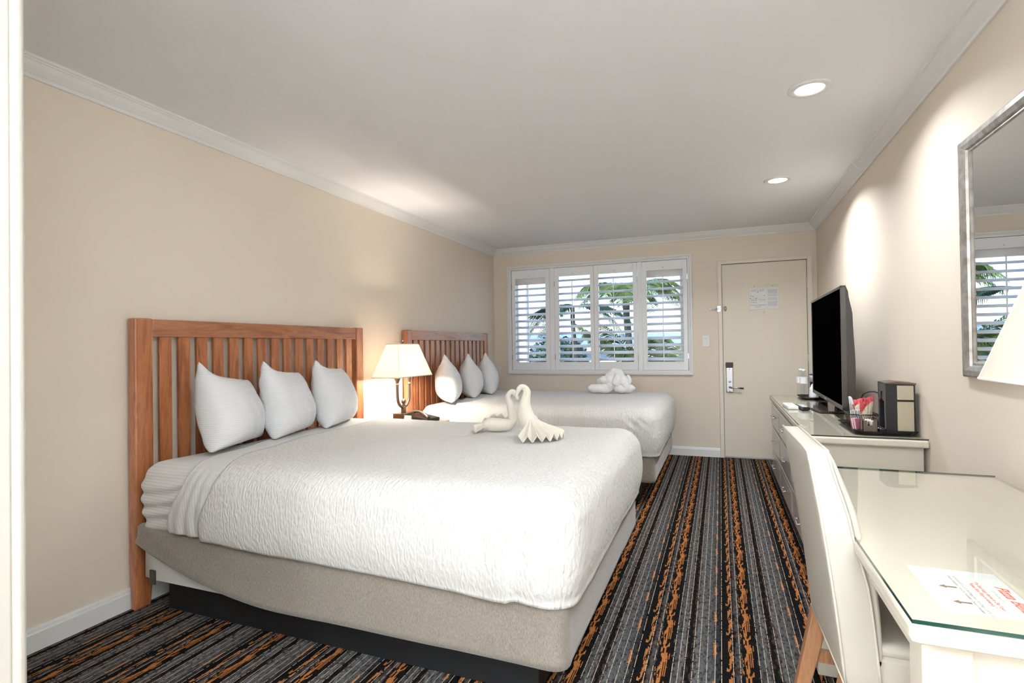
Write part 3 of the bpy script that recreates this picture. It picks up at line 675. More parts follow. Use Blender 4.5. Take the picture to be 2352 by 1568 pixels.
f = fan(F2, (.085, -.01), R(-112), R(12), .03, .175, 8, 0, 5, .10, .0); f.build('tail', towel_m, t, smooth=False, solid=.004)
F3 = frame2((-1.00, 5.26))
t = thing('towel_animal', 'white towels rolled and folded in a lump on the far bed', 'towel', (-1.0, 5.26, .726))
b = MB(); roll(b, F3, [(-.238, .062, 0, .016), (-.215, .052, 0, .034), (-.17, .046, 0, .044), (-.10, .045, 0, .046), (-.04, .052, 0, .050), (-.015, .085, 0, .050), (-.04, .122, .01, .046), (-.095, .125, .02, .042), (-.115, .10, .03, .030), (-.09, .075, .04, .02)], 3, amp=.009)
b.build('low_roll', towel_w, t, smooth=True, sub=1)
b = MB(); roll(b, F3, [(.015, .045, 0, .042), (-.005, .095, 0, .048), (-.022, .15, .01, .050), (.005, .195, .01, .046), (.05, .195, 0, .048), (.085, .15, 0, .050), (.11, .10, -.01, .050), (.12, .052, -.01, .046), (.07, .048, -.01, .046), (.03, .05, 0, .04)], 5, amp=.009)
b.build('tall_roll', towel_w, t, smooth=True, sub=1)
b = MB(); roll(b, F3, [(.02, .09, -.03, .04), (.045, .13, -.035, .042), (.055, .17, -.02, .036), (.03, .20, 0, .02)], 9, amp=.006); b.build('front_fold', towel_w, t, smooth=True, sub=1)
b = MB(); roll(b, F3, [(.10, .045, .03, .038), (.148, .09, .03, .034), (.158, .135, .04, .030), (.14, .17, .05, .016)], 6, amp=.006); b.build('upper_tail', towel_w, t, smooth=True, sub=1)
b = MB(); roll(b, F3, [(.12, .035, 0, .034), (.17, .045, 0, .038), (.205, .055, 0, .026), (.215, .06, 0, .012)], 8, amp=.005); b.build('lower_tail', towel_w, t, smooth=True, sub=1)
# ------------------------------------------------------------------ nightstand with lamp and telephone
t = thing('nightstand', 'cherry wood nightstand between the two beds', 'nightstand', (-2.32, 3.66, 0))
MB().box(-2.565, -2.13, 3.43, 3.91, .05, .575).build('cabinet', cherry_v, t, bevel=.003)
MB().bevbox(-2.575, -2.10, 3.41, 3.93, .575, .600, .005).build('top', cherry_h, t)
for z in (.09, .33):
    dr = MB().bevbox(-2.130, -2.112, 3.45, 3.89, z, z + .22, .004).build('drawer', cherry_h, t)
    MB().tube([(-2.112, 3.67, z + .11), (-2.09, 3.67, z + .11)], [.008, .012], 12).build('knob', bronze, dr, smooth=True)
def pyramid_shade(cx, cyy, z0, z1, bx, by, tx, ty, parent):
    sh = MB(); ring = lambda a, b_, z: [(cx - a, cyy - b_, z), (cx + a, cyy - b_, z), (cx + a, cyy + b_, z), (cx - a, cyy + b_, z)]
    vs = ring(bx, by, z0) + ring(tx, ty, z1); sh.add(vs, [(i, (i + 1) % 4, 4 + (i + 1) % 4, 4 + i) for i in range(4)])
    o = sh.build('lamp_shade', shade_m, parent, solid=.0015)
    tr = MB()
    for rg in (ring(bx, by, z0), ring(tx, ty, z1)):
        for i in range(4): tr.tube([rg[i], rg[(i + 1) % 4]], .0035, 6)
    for i in range(4): tr.tube([vs[i], vs[i + 4]], .002, 6)
    tr.build('shade_trim', mat('shade_binding', (.78, .74, .66), .8), o)
    return o
def make_lamp(cx, cyy, zt, label, sgx, power, low=0):
    t = thing('table_lamp', label, 'lamp', (cx, cyy, zt), 0, 'two-arm table lamps')
    MB().bevbox(cx - .05, cx + .05, cyy - .075, cyy + .075, zt - low, zt + .068, .003).build('base', bronze, t)
    MB().bevbox(cx - .011, cx + .011, cyy - .020, cyy + .020, zt + .068, zt + .125, .002).build('stem', bronze, t)
    for s_ in (-1, 1):
        a = [(cx, cyy + s_ * .012, zt + .112), (cx, cyy + s_ * .048, zt + .128), (cx, cyy + s_ * .074, zt + .160), (cx, cyy + s_ * .084, zt + .205), (cx, cyy + s_ * .085, zt + .300)]
        MB().tube(smooth_path(a, 5), .0115, 12).build('arm', bronze, t, smooth=True)
        MB().lathe([(.018, 0), (.019, .004), (.012, .008), (.013, .020), (.026, .050), (.028, .060)], (cx, cyy + s_ * .085, zt + .292), 20).build('socket_cup', bronze, t, smooth=True)
        if power:
            MB().lathe([(.001, -.03), (.02, -.02), (.027, .0), (.018, .025), (.001, .033)], (cx, cyy + s_ * .085, zt + .41), 16).build('bulb', mat('lamp_bulb', (1, 1, 1), .5, emit=(1, .86, .66), estr=8), t, smooth=True)
            ld = bpy.data.lights.new('bulb_light', 'POINT'); ld.energy = power; ld.color = (1, .90, .77); ld.shadow_soft_size = .035
            lo = bpy.data.objects.new('lamp_light', ld); C.objects.link(lo); lo.parent = t; lo.location = (0, s_ * .085, .41)
    MB().lathe([(.001, -.021), (.012, -.017), (.02, -.004), (.02, .004), (.012, .017), (.001, .021)], (cx, cyy, zt + .158), 16).build('ball', bronze, t, smooth=True)
    MB().lathe([(.010, .122), (.016, .128), (.010, .135), (.006, .14)], (cx, cyy, zt), 16).build('collar', bronze, t, smooth=True)
    MB().tube([(cx, cyy, zt + .17), (cx, cyy, zt + .635)], .004, 8).build('rod', bronze, t, smooth=True)
    MB().lathe([(.003, 0), (.008, .006), (.0045, .016), (.0045, .045), (.001, .052)], (cx, cyy, zt + .632), 12).build('finial', bronze, t, smooth=True)
    pyramid_shade(cx, cyy, zt + .358, zt + .610, .120, .245, .056, .143, t)
    return t
make_lamp(-2.345, 3.62, .620, 'bronze two-arm table lamp with lit white shade between the beds', 1, LAMP_BULB, .0195)
make_lamp(.638, 1.193, .757, 'bronze table lamp on the desk, its cream shade at the right edge', 1, 0, .0215)
# telephone and tent card
t = thing('telephone', 'dark desk telephone on the nightstand beside the lamp', 'telephone', (-2.28, 3.83, .60))
ph_ = MB(); M_ = Matrix.Translation((-2.27, 3.80, .602)) @ Matrix.Rotation(R(-15), 4, 'Z')
ph_.bevbox(-.10, .11, -.075, .075, 0, .03, .008, M=Matrix.Translation((0, 0, .013)) @ M_ @ Matrix.Rotation(R(6), 4, 'Y')); ph_.build('body', black_m, t, smooth=False)
hs = MB(); hs.tube(smooth_path([M_ @ Vector(p) for p in ((-.085, -.05, .055), (-.06, -.05, .078), (0, -.05, .082), (.06, -.05, .062), (.105, -.05, .036))], 5), [.016] * 6 + [.012] * 9 + [.016] * 6, 12)
hs.build('handset', mat('handset_plastic', (.05, .043, .037), .25), t, smooth=True)
kp = MB()
for a in range(3):
    for b_ in range(4): kp.bevbox(.0 + a * .02, .014 + a * .02, -.01 + b_ * .018, .002 + b_ * .018, .030, .036, .001, M=M_)
kp.build('keypad', white_pl, t)
t = thing('tent_card', 'small blank white tent card in front of the telephone', 'card', (-2.215, 3.52, .60))
MB().prism([(3.475, .601), (3.5, .685), (3.5015, .685), (3.527, .601), (3.5255, .601), (3.5007, .682), (3.4765, .601)], -2.26, -2.20, 'x').build('card', paper, t)
# ------------------------------------------------------------------ dresser
DT = .735
t = thing('dresser', 'cream lacquered dresser along the right wall under the television', 'dresser', (.66, 4.14, 0))
dx0, dx1, dy0, dy1 = .404, XR - .003, 3.045, 5.28
tp = MB(); tp.bevbox(dx0 - .004, dx1, dy0 - .012, dy1, .692, .729, .009, 3); tp.build('top', lacq_m, t, smooth=False)
MB().box(.432, dx1 - .012, dy0 + .03, dy1 - .02, .06, .692).build('carcass', lacq_m, t, bevel=.002)
MB().box(.46, dx1 - .012, dy0 + .05, dy1 - .04, 0, .06).build('plinth', lacq_m, t)
MB().box(.427, .432, dy0 + .03, dy1 - .02, .06, .692).build('face_frame', lacqf_m, t)
ncol, nrow = 3, 3; cw = (dy1 - dy0 - .07) / ncol
for c_ in range(ncol):
    for r_ in range(nrow):
        a = dy0 + .045 + c_ * cw; z = .075 + r_ * .205
        dr = MB().bevbox(.410, .427, a, a + cw - .016, z, z + .190, .004).build('drawer', lacqf_m, t)
        MB().box(.4085, .4105, a + .05, a + cw - .066, z + .03, z + .160).build('drawer_panel', lacqf_m, dr, bevel=.001)
        ym = a + cw / 2 - .008
        MB().tube([(.410, ym - .055, z + .10), (.386, ym - .055, z + .10)], .004, 8).tube([(.410, ym + .055, z + .10), (.386, ym + .055, z + .10)], .004, 8).tube([(.386, ym - .075, z + .10), (.386, ym + .075, z + .10)], .005, 8).build('pull', chrome, dr, smooth=True)
o = MB(); o.box(dx0, dx1 - .002, dy0 - .006, dy1 - .01, .7295, DT); gl = o.build('glass_top', topglass, t)
o = MB()
for (a, b_, c_, d_) in ((dx0 - .0005, dx0 + .0005, dy0 - .006, dy1 - .01), (dx0, dx1 - .002, dy0 - .0065, dy0 - .0055)): o.box(a, b_, c_, d_, .7292, DT + .0003)
o.build('glass_edge', mat('dark_glass_edge', (.03, .035, .03), .2), t)
# ------------------------------------------------------------------ television
t = thing('television', 'black flat screen television standing on the dresser', 'television', (.70, 4.25, DT))
y0, y1, z0, z1 = 3.597, 4.872, .797, 1.5275
def tvx(y): return lerp(.603, .628, (y - y0) / (y1 - y0))
M_ = Matrix.Translation((.6575, y0, 0)) @ Matrix.Rotation(-math.atan2(.027, y1 - y0), 4, 'Z')
Wt = y1 - y0
fr = MB()
fr.box(0, .028, 0, Wt, z1 - .016, z1, M_); fr.box(0, .028, 0, Wt, z0, z0 + .026, M_); fr.box(0, .028, 0, .016, z0, z1, M_); fr.box(0, .028, Wt - .016, Wt, z0, z1, M_)
fr.build('bezel', bezel, t, bevel=.002)
MB().box(.004, .024, .016, Wt - .016, z0 + .026, z1 - .016, M_).build('screen', scr_m, t)
bk = MB(); NB = 22
def bf(i, j):
    z = lerp(z0 + .005, z1 - .003, j); y = lerp(.003, Wt - .003, i)
    e = max(0, 1 - (2 * i - 1) ** 6) ** .5; hz = pl(j, [(0, .030), (.05, .052), (.35, .058), (.75, .045), (.95, .018), (1, .002)])
    return M_ @ Vector((.026 + hz * (.75 + .25 * e), y, z))
bk.grid(bf, NB, NB)
def rim(): 
    for (i0, j0, i1, j1) in ((0, 0, 1, 0), (0, 1, 1, 1), (0, 0, 0, 1), (1, 0, 1, 1)):
        for k in range(NB):
            a = bf(lerp(i0, i1, k / NB), lerp(j0, j1, k / NB)); b_ = bf(lerp(i0, i1, (k + 1) / NB), lerp(j0, j1, (k + 1) / NB))
            fx = lambda p: Vector((M_ @ Vector((.024, (M_.inverted() @ p).y, p.z))))
            bk.add([a, b_, fx(b_), fx(a)], [(0, 1, 2, 3)])
rim(); bk.build('back_shell', tvback, t, smooth=True)
MB().bevbox(.735, .775, 4.20, 4.30, DT + .0112, .90, .006).build('neck', blackmat, t)
MB().box(.715, .735, 4.22, 4.28, .84, .92).build('neck_bracket', blackmat, t)
sb = MB(); pts = []
for k in range(13):
    a = lerp(-1, 1, k / 12); pts.append((.575 + .030 * a * a, 4.30 + .30 * a))
pts += [(.84, 4.60), (.84, 4.0)]
sb.prism(pts, DT + .0003, DT + .011, 'z'); sb.build('stand_base', mat('gloss_dark_base', (.06, .05, .045), .08, .3), t, bevel=.003)
MB().box(-.001, .001, .60, .66, z0 + .008, z0 + .016, M_).build('brand_mark', steel, t)
# ------------------------------------------------------------------ trays and items on the dresser
def tray(x0, x1, ya, yb, label, name='tray'):
    mb = MB(); z = DT
    def ring(e, zz, c): return [(x0 - e + c, ya - e, zz), (x1 + e - c, ya - e, zz), (x1 + e, ya - e + c, zz), (x1 + e, yb + e - c, zz), (x1 + e - c, yb + e, zz), (x0 - e + c, yb + e, zz), (x0 - e, yb + e - c, zz), (x0 - e, ya - e + c, zz)]
    rs = [ring(-.012, z, .03), ring(0, z + .016, .035), ring(.002, z + .017, .035), ring(-.010, z + .004, .03)]
    vs = sum(rs, []); fs = [(8 * r + i, 8 * r + (i + 1) % 8, 8 * (r + 1) + (i + 1) % 8, 8 * (r + 1) + i) for r in range(3) for i in range(8)]
    fs += [tuple(range(8))[::-1], tuple(24 + i for i in range(8))]
    mb.add(vs, fs); return tag(mb.build(name, mat('tray_black', (.012, .010, .010), .18), None), label, 'tray', 'black serving trays')
tray(.618, .895, 3.115, 3.560, 'black serving tray under the coffee maker and basket')
tray(.605, .840, 4.90, 5.20, 'black serving tray under the water bottles, behind the television')
zt = DT + .005
# coffee maker
t = thing('coffee_maker', 'black single serve coffee maker with champagne side panels', 'coffee maker', (.82, 3.215, zt))
cx0, cx1, cy0, cy1, ch = .757, .885, 3.150, 3.275, .252
bd = MB(); bd.box(cx0 + .006, cx1, cy0, cy0 + .010, zt, zt + ch - .004); bd.box(cx0 + .006, cx1, cy1 - .010, cy1, zt, zt + ch - .004); bd.box(cx0 + .070, cx1, cy0 + .010, cy1 - .010, zt, zt + ch - .004); bd.box(cx0 + .006, cx0 + .070, cy0 + .010, cy1 - .010, zt + .165, zt + ch - .004)
bd.build('body', black_m, t, bevel=.002)
# thin front surround with the cup opening
fc = MB(); fx0, fx1 = cx0, cx0 + .006
fc.box(fx0, fx1, cy0, cy0 + .012, zt + .02, zt + ch); fc.box(fx0, fx1, cy1 - .012, cy1, zt + .02, zt + ch); fc.box(fx0, fx1, cy0 + .012, cy1 - .012, zt + .205, zt + ch)
fc.box(fx0, fx1, cy0 + .012, cy0 + .040, zt + .160, zt + .205); fc.box(fx0, fx1, cy1 - .040, cy1 - .012, zt + .160, zt + .205)
fc.build('front_frame', mat('front_grey', (.07, .07, .08), .25, .2), t, bevel=.002)
MB().bevbox(fx0 - .022, fx1, cy0 + .008, cy1 - .008, zt, zt + .024, .006).build('drip_tray', black_m, t)
MB().tube([(fx0 - .020, cy0 + .03, zt + .02), (fx0 - .028, cy0 + .03, zt + .02)], .009, 12).build('button', chrome, t, smooth=True)
for a, b_ in ((.014, .158), (.168, ch - .014)): MB().bevbox(cx0 + .052, cx1 - .008, cy0 - .004, cy0 + .002, zt + a, zt + b_, .001).build('side_panel', champ, t)
lid = MB().prism([(cx0 + .0, zt + ch), (cx0 + .05, zt + ch + .006), (cx1 + .004, zt + ch - .002), (cx1 + .004, zt + ch - .010), (cx0, zt + ch - .006)], cy0 - .003, cy1 + .003, 'y'); lid.build('lid', mat('lid_brown', (.10, .065, .045), .35), t, bevel=.002)
MB().tube(smooth_path([(.80, 3.29, zt + .13), (.79, 3.34, zt + .17), (.77, 3.42, zt + .185), (.74, 3.50, zt + .16), (.74, 3.55, zt + .09), (.78, 3.57, zt + .01)], 6), .0035, 8).build('power_cord', black_m, t, smooth=True)
# wire basket
t = thing('wire_basket', 'black wire mesh basket of drink packets on the near tray', 'basket', (.70, 3.37, zt))
bx0, bx1, by0, by1 = .640, .770, 3.290, 3.470
def bring(z, e): return [(bx0 + e, by0 + e, z), (bx1 - e, by0 + e, z), (bx1 - e, by1 - e, z), (bx0 + e, by1 - e, z)]
rim_ = MB(); rr = bring(zt + .072, 0)
for i in range(4): rim_.tube([rr[i], rr[(i + 1) % 4]], .0025, 8)
rim_.build('rim', mat('dark_wire', (.03, .022, .02), .3, .5), t, smooth=True)
me_ = MB(); lo_ = bring(zt + .002, .012)
for s_ in range(4):
    a0, a1 = Vector(lo_[s_]), Vector(lo_[(s_ + 1) % 4]); b0, b1 = Vector(rr[s_]), Vector(rr[(s_ + 1) % 4]); n = 12
    for k in range(n):
        for dk_ in (2, -2):
            k2 = k + dk_
            if 0 <= k2 <= n: me_.tube([a0.lerp(a1, k / n), b0.lerp(b1, k2 / n)], .0008, 4, False)
me_.build('mesh_sides', mat('mesh_wire', (.10, .08, .06), .35, .6), t)
MB().box(bx0 + .012, bx1 - .012, by0 + .012, by1 - .012, zt + .001, zt + .003).build('floor_plate', black_m, t)
# coffee packets: pillow-shaped sachets, red top over cream
red_p = mat('packet_red', (.52, .06, .07), .35); crm_p = mat('packet_cream', (.70, .58, .42), .4)
def sachet(x, y, z, w_, h_, rz, lean, label, split=.76):
    t = thing('coffee_packet', label, 'packet', (x, y, z), rz, 'coffee packets in the basket')
    mb = MB(); n = 36
    for sg_ in (1, -1):
        def fn(i, j):
            u_ = 2 * i - 1; v_ = 2 * j - 1; e = max(0, (1 - u_ * u_) * (1 - v_ ** 4))
            return Matrix.Rotation(lean, 4, 'X') @ Vector((u_ * w_ / 2 * (1 - .05 * (1 - v_ * v_)) + .030 * max(0, j - .8) * u_ * u_, sg_ * .016 * e ** .5 + .004 * fbm((u_, v_, x * 9), 3) + .012 * max(0, j - .85) / .15 * u_, j * h_ + (.010 * (u_ if u_ > 0 else -.4 * u_) * max(0, j - .7) / .3)))
        a = len(mb.f); mb.grid(fn, n, n)
    for i, f in enumerate(mb.f):
        c_ = sum((mb.v[k] for k in f), Vector()) / 4; u_ = c_.x / w_ * 2
        mb.mi[i] = 1 if c_.z < h_ * (split + .26 * u_ - .16 * u_ * u_) else 0
    mb.build('sachet', [red_p, crm_p], t, smooth=True, local=True)
    li = MB()
    for k in range(9): li.box(w_ * .12, w_ * (.20 + .06 * (k % 3)), -.0180, -.0172, h_ * (.10 + .055 * k), h_ * (.112 + .055 * k), Matrix.Rotation(lean, 4, 'X'))
    li.build('small_print', inkl, t, local=True); return t
sachet(.690, 3.425, zt + .006, .058, .135, R(-12), R(6), 'red and cream coffee packet at the left of the basket row')
sachet(.724, 3.385, zt + .006, .064, .150, R(10), R(8), 'red and cream coffee packet, tallest, in the middle of the basket')
sachet(.731, 3.440, zt + .006, .045, .140, R(5), R(6), 'red topped coffee packet beside the coffee maker', .58)
# stir sticks, sweeteners, tea
wrap_m = mat('wrapper_white', (.78, .78, .80), .35); stick_m = mat('stir_brown', (.30, .15, .06), .5); pink_m = mat('sweetener_pink', (.55, .16, .22), .5); foil = mat('tea_foil', (.55, .50, .45), .25, .5)
for k in range(4):
    t = thing('stir_stick', 'brown stir stick in white wrapper standing in the basket', 'stir stick', (.672 + .007 * k, 3.42 - .012 * k, zt + .004), R(20), 'wrapped stir sticks in the basket')
    Mx = Matrix.Rotation(R(-6 - 3 * k), 4, 'Y')
    MB().bevbox(-.006, .006, -.0012, .0012, 0, .155, .0008, M=Mx).build('wrapper', wrap_m, t, local=True)
    MB().box(-.0042, .0042, -.0019, -.0012, .010, .118, Mx).build('stick', stick_m, t, local=True)
for k in range(6):
    t = thing('tea_bag', 'foil wrapped tea bag standing in the left of the basket', 'tea bag', (.658 + .009 * k, 3.325 + .006 * k, zt + .004), R(65), 'tea bags in the basket')
    MB().bevbox(-.028, .028, -.0022, .0022, 0, .088, .0015, M=Matrix.Rotation(R(-5), 4, 'X')).build('envelope', foil if k % 2 else wrap_m, t, local=True)
for k in range(5):
    t = thing('sweetener_packet', 'pink sweetener packet at the left side of the basket', 'packet', (.646 + .004 * k, 3.262 - .003 * k, zt + .003), R(55), 'sweetener packets')
    MB().bevbox(-.020, .020, -.0016, .0016, 0, .055, .001, M=Matrix.Rotation(R(-8), 4, 'X')).build('sachet', pink_m if k % 2 == 0 else wrap_m, t, local=True)
# creamer holder
t = thing('creamer_box', 'smoked acrylic creamer holder in front of the basket', 'holder', (.69, 3.19, zt))
cb = MB(); x0, x1, ya, yb, hh = .662, .728, 3.155, 3.215, .060
cb.box(x0, x1, ya, yb, zt, zt + .003); cb.box(x0, x0 + .003, ya, yb, zt + .003, zt + hh); cb.box(x1 - .003, x1, ya, yb, zt + .003, zt + hh); cb.box(x0, x1, yb - .003, yb, zt + .003, zt + hh)
cb.box(x0, x0 + .020, ya, ya + .003, zt + .003, zt + hh); cb.box(x1 - .020, x1, ya, ya + .003, zt + .003, zt + hh); cb.box(x0 + .020, x1 - .020, ya, ya + .003, zt + .003, zt + .034)
cb.build('box', mat('smoked_brown', (.13, .10, .08), .15), t)
for k, (x, y, z) in enumerate(((.680, 3.178, .034), (.706, 3.176, .034), (.694, 3.196, .038), (.680, 3.180, .006), (.707, 3.180, .006))):
    tt = thing('creamer_cup', 'small white coffee creamer cup in the smoked holder', 'creamer', (x, y, zt + z), 0, 'creamer cups')
    MB().lathe([(.010, 0), (.013, .018), (.0155, .020), (.0155, .022)], (x, y, zt + z), 16).build('cup', white_pl, tt, smooth=True); MB().lathe([(.0155, .0221), (.0155, .0228)], (x, y, zt + z), 16).build('lid', mat('creamer_lid', (.70, .50, .42), .4), tt)
# remotes
t = thing('remote_control', 'black television remote on the dresser glass', 'remote control', (.516, 4.34, DT), R(6))
MB().bevbox(-.024, .024, -.22, .0, 0, .020, .006).build('case', black_m, t, local=True)
kb = MB()
for a in range(3):
    for b_ in range(7): kb.bevbox(-.017 + a * .013, -.008 + a * .013, -.20 + b_ * .024, -.187 + b_ * .024, .019, .0225, .001)
kb.build('buttons', white_pl, t, local=True); MB().bevbox(.009, .018, -.205, -.192, .019, .0228, .001).build('red_button', red_p, t, local=True)
t = thing('control_pad', 'small white plastic control pad beside the black remote', 'control pad', (.458, 4.28, DT), R(3))
MB().bevbox(-.034, .034, -.12, .12, 0, .022, .006).build('case', white_pl, t, local=True)
MB().box(-.02, .02, -.02, .08, .0221, .0225).build('label', mat('label_pink', (.70, .55, .50), .5), t, local=True)
# far tray: bottles, wrapped cups, ice bucket
def bottle(x, y, label):
    t = thing('water_bottle', label, 'bottle', (x, y, zt), 0, 'water bottles')
    pr = [(.026, 0), (.031, .004), (.031, .020)] + [(.031 - .0022 * (k % 2), .024 + k * .009) for k in range(10)] + [(.031, .118), (.031, .165), (.026, .185), (.014, .208), (.0125, .212), (.0125, .218)]
    MB().lathe(pr, (x, y, zt), 24).build('bottle', bottle_m, t, smooth=True)
    MB().lathe([(.0318, .118), (.0318, .168)], (x, y, zt), 24).build('label_band', paper, t)
    MB().lathe([(.0145, .216), (.0145, .234), (.012, .236)], (x, y, zt), 20).build('cap', white_pl, t, smooth=True); return t
bottle(.628, 5.10, 'clear water bottle, the rear one of the two on the far tray')
bottle(.640, 5.01, 'clear water bottle with white label, the front one on the far tray')
bag_m = mat('thin_plastic_wrap', (.80, .81, .82), .2)
t = thing('wrapped_cup', 'plastic cup in a clear wrapper beside the water bottles', 'cup', (.705, 4.97, zt))
mb = MB(); 
def cf(i, j):
    a = i * 2 * PI; r = pl(j, [(0, .030), (.08, .036), (.6, .030), (.85, .018), (1, .004)]) * (1 + .14 * fbm((math.cos(a) * 2, math.sin(a) * 2, j * 5), 2)); return (.705 + r * math.cos(a), 4.97 + r * math.sin(a), zt + .125 * j)
mb.grid(cf, 28, 16); mb.build('wrapper', bag_m, t, smooth=True)
t = thing('ice_bucket', 'black ice bucket with white liner behind the television', 'bucket', (.76, 5.09, zt))
MB().lathe([(.060, 0), (.068, .17), (.070, .175)], (.76, 5.09, zt), 28).build('bucket', black_m, t, smooth=True)
MB().lathe([(.0685, .130), (.0715, .176), (.0715, .182), (.066, .182)], (.76, 5.09, zt), 28).build('liner', wrap_m, t, smooth=True)
MB().lathe([(.072, .183), (.070, .192), (.02, .198), (.001, .199)], (.76, 5.09, zt), 28).build('lid', bronze, t, smooth=True)
# ------------------------------------------------------------------ desk
DK = .735
kx0, kx1, ky0, ky1 = .2876, .862, 1.067, 2.289
t = thing('desk', 'cream lacquered desk with glass top against the right wall', 'desk', ((kx0 + kx1) / 2, (ky0 + ky1) / 2, 0))
MB().bevbox(kx0 - .002, kx1, ky0 - .002, ky1, .694, .7285, .010, 3).build('top', lacq_m, t)
for (a, b_) in ((kx0 + .020, ky0 + .022), (kx1 - .095, ky0 + .022), (kx0 + .020, ky1 - .095), (kx1 - .095, ky1 - .095)):
    MB().box(a, a + .070, b_, b_ + .070, 0, .694).build('leg', lacq_m, t, bevel=.004)
MB().box(kx0 + .092, kx1 - .097, ky0 + .032, ky0 + .054, .622, .694).build('apron', lacq_m, t); MB().box(kx0 + .092, kx1 - .097, ky1 - .055, ky1 - .033, .622, .694).build('apron', lacq_m, t)
MB().box(kx0 + .028, kx0 + .050, ky0 + .094, ky1 - .097, .640, .694).build('apron', lacq_m, t); MB().box(kx1 - .050, kx1 - .028, ky0 + .094, ky1 - .097, .622, .694).build('apron', lacq_m, t)
MB().box(kx0 + .0015, kx1 - .002, ky0 + .0015, ky1 - .002, .7292, DK).build('glass_top', topglass, t)
e_ = MB()
e_.box(kx0 + .0005, kx0 + .0015, ky0, ky1 - .002, .7290, DK + .0002); e_.box(kx0 + .0005, kx1 - .002, ky0 + .0005, ky0 + .0015, .7290, DK + .0002)
e_.box(kx0, kx1, ky1 - .002, ky1 - .001, .7290, DK + .0002); e_.build('glass_edge', edgeglass, t)
# menu card lying under the glass
t = thing('menu_card', 'white pizza menu card with red lettering under the desk glass', 'menu', (.42, 1.24, .7287))
mx0, mx1, my0, my1 = .349, .500, 1.132, 1.342
MB().prism([(mx0, my0), (mx1 - .0, my0), (mx1, my1), (mx0, my1)], .7286, .7288, 'z').build('card', mat('menu_paper', (.64, .64, .63), .6), t)
e_ = MB()
for a, b_, c_, d_ in ((mx0, mx1, my0, my0 + .006), (mx0, mx0 + .006, my0 + .006, my1)): e_.box(a, b_, c_, d_, .72882, .7289)
e_.build('border', mat('card_border', (.52, .51, .45), .5), t)
def mtext(s, up_, along, size, m, shear=0, bold=0, squash=1):
    # baseline runs toward -y, letters stand toward +x
    Mt = Matrix(((0, 1, 0, up_), (-1, 0, 0, along), (0, 0, 1, .7290), (0, 0, 0, 1)))
    return text_mesh('lettering', s, size, Mt, m, t, shear=shear, bold=bold, squash=squash)
mtext('Pizza Bella', .4830, 1.222, .026, red_ink, .35, .0004)
mtext('2121 San Diego Ave', .4640, 1.230, .0062, inkl)
mtext('"The Best Kept Secret in Old Town"', .4500, 1.228, .0085, red_ink, .2, .0001)
mtext('"Voted Best Pizza in America"', .4400, 1.230, .0085, red_ink, .2, .0001)
mtext('(619) 692-4333 \u2022 2121 San Diego Ave \u2022 San Diego, CA 92110', .4225, 1.222, .0068, ink)
mtext('Dine-In Available \u2022 Take-Out Available \u2022 Delivery Available', .4140, 1.226, .0068, ink)
ar = MB()
for yy in (1.250, 1.183):
    ar.prism([(.409, yy + .002), (.409, yy - .004), (.392, yy - .004), (.392, yy - .009), (.381, yy - .001), (.392, yy + .007), (.392, yy + .002)], .7289, .72905, 'z')
ar.build('arrows', brown_ink, t)
# ------------------------------------------------------------------ desk chair
t = thing('desk_chair', 'cream leather parsons chair with brown wooden legs pushed under the desk', 'chair', (.40, 1.70, 0))
ya, yb = 1.470, 1.885; zb, zt_ = .385, .935
def rear(z): return lerp(.248, .178, (z - zb) / (zt_ - zb)) + .006 * math.sin(PI * (z - zb) / (zt_ - zb))
def thick(z): return pl(z, [(.385, .078), (.60, .080), (.75, .066), (.93, .048)])
def slab(y0_, y1_, f0, f1, z0_, z1_, ny, nz, r):
    # closed panel between two x-surfaces
    def fn(side):
        def g(i, j):
            y = lerp(y0_, y1_, i); z = lerp(z0_, z1_, j)
            return Vector(((f0 if side == 0 else f1)(y, z), y, z))
        return g
    mb = MB(); mb.grid(fn(0), ny, nz); mb.grid(fn(1), ny, nz)
    A, B = fn(0), fn(1)
    for k in range(nz):
        for i in (0, 1): mb.add([A(i, k / nz), A(i, (k + 1) / nz), B(i, (k + 1) / nz), B(i, k / nz)], [(0, 1, 2, 3)])
    for k in range(ny):
        for j in (0, 1): mb.add([A(k / ny, j), A((k + 1) / ny, j), B((k + 1) / ny, j), B(k / ny, j)], [(0, 1, 2, 3)])
    bm = bmesh.new(); vs = [bm.verts.new(p) for p in mb.v]
    for f in mb.f: bm.faces.new([vs[i] for i in f])
    bmesh.ops.remove_doubles(bm, verts=bm.verts[:], dist=1e-5); bm.verts.index_update()
    o = MB(); o.v = [p.co.copy() for p in bm.verts]; o.f = [[q.index for q in f.verts] for f in bm.faces]; o.mi = [0] * len(o.f); bm.free(); return o
bow = lambda y: 1 - (2 * (y - ya) / (yb - ya) - 1) ** 2
skw = lambda y: .012 * (yb - y) / (yb - ya)
f0 = lambda y, z: rear(z) + skw(y) - .007 * bow(y) * math.sin(PI * (z - zb) / (zt_ - zb))
f1 = lambda y, z: rear(z) + skw(y) + thick(z)
o = slab(ya, yb, f0, f1, zb, zt_, 16, 20, 0).build('backrest', leather, t, smooth=True, bevel=.006)
def edge_y(z): return 1 if z < .90 else 1
f2 = lambda y, z: rear(z) + skw(y) + thick(z) + .001
def f3(y, z):
    e = max(0, bow(y)) ** .35 * max(0, math.sin(PI * min(1, max(0, (z - .44) / (.925 - .44))))) ** .35
    return f2(y, z) + .030 * e + .002
slab(ya + .004, yb - .004, f2, f3, .44, .928, 24, 26, 0).build('front_cushion', leather, t, smooth=True)
pp = MB()
rp = [(f0(ya, z) + .003, ya - .0005, z) for z in [lerp(zb, zt_, k / 14) for k in range(15)]]; tp2 = [(f0(y, zt_) + .002, y, zt_ + .0005) for y in [lerp(ya, yb, k / 8) for k in range(9)]]
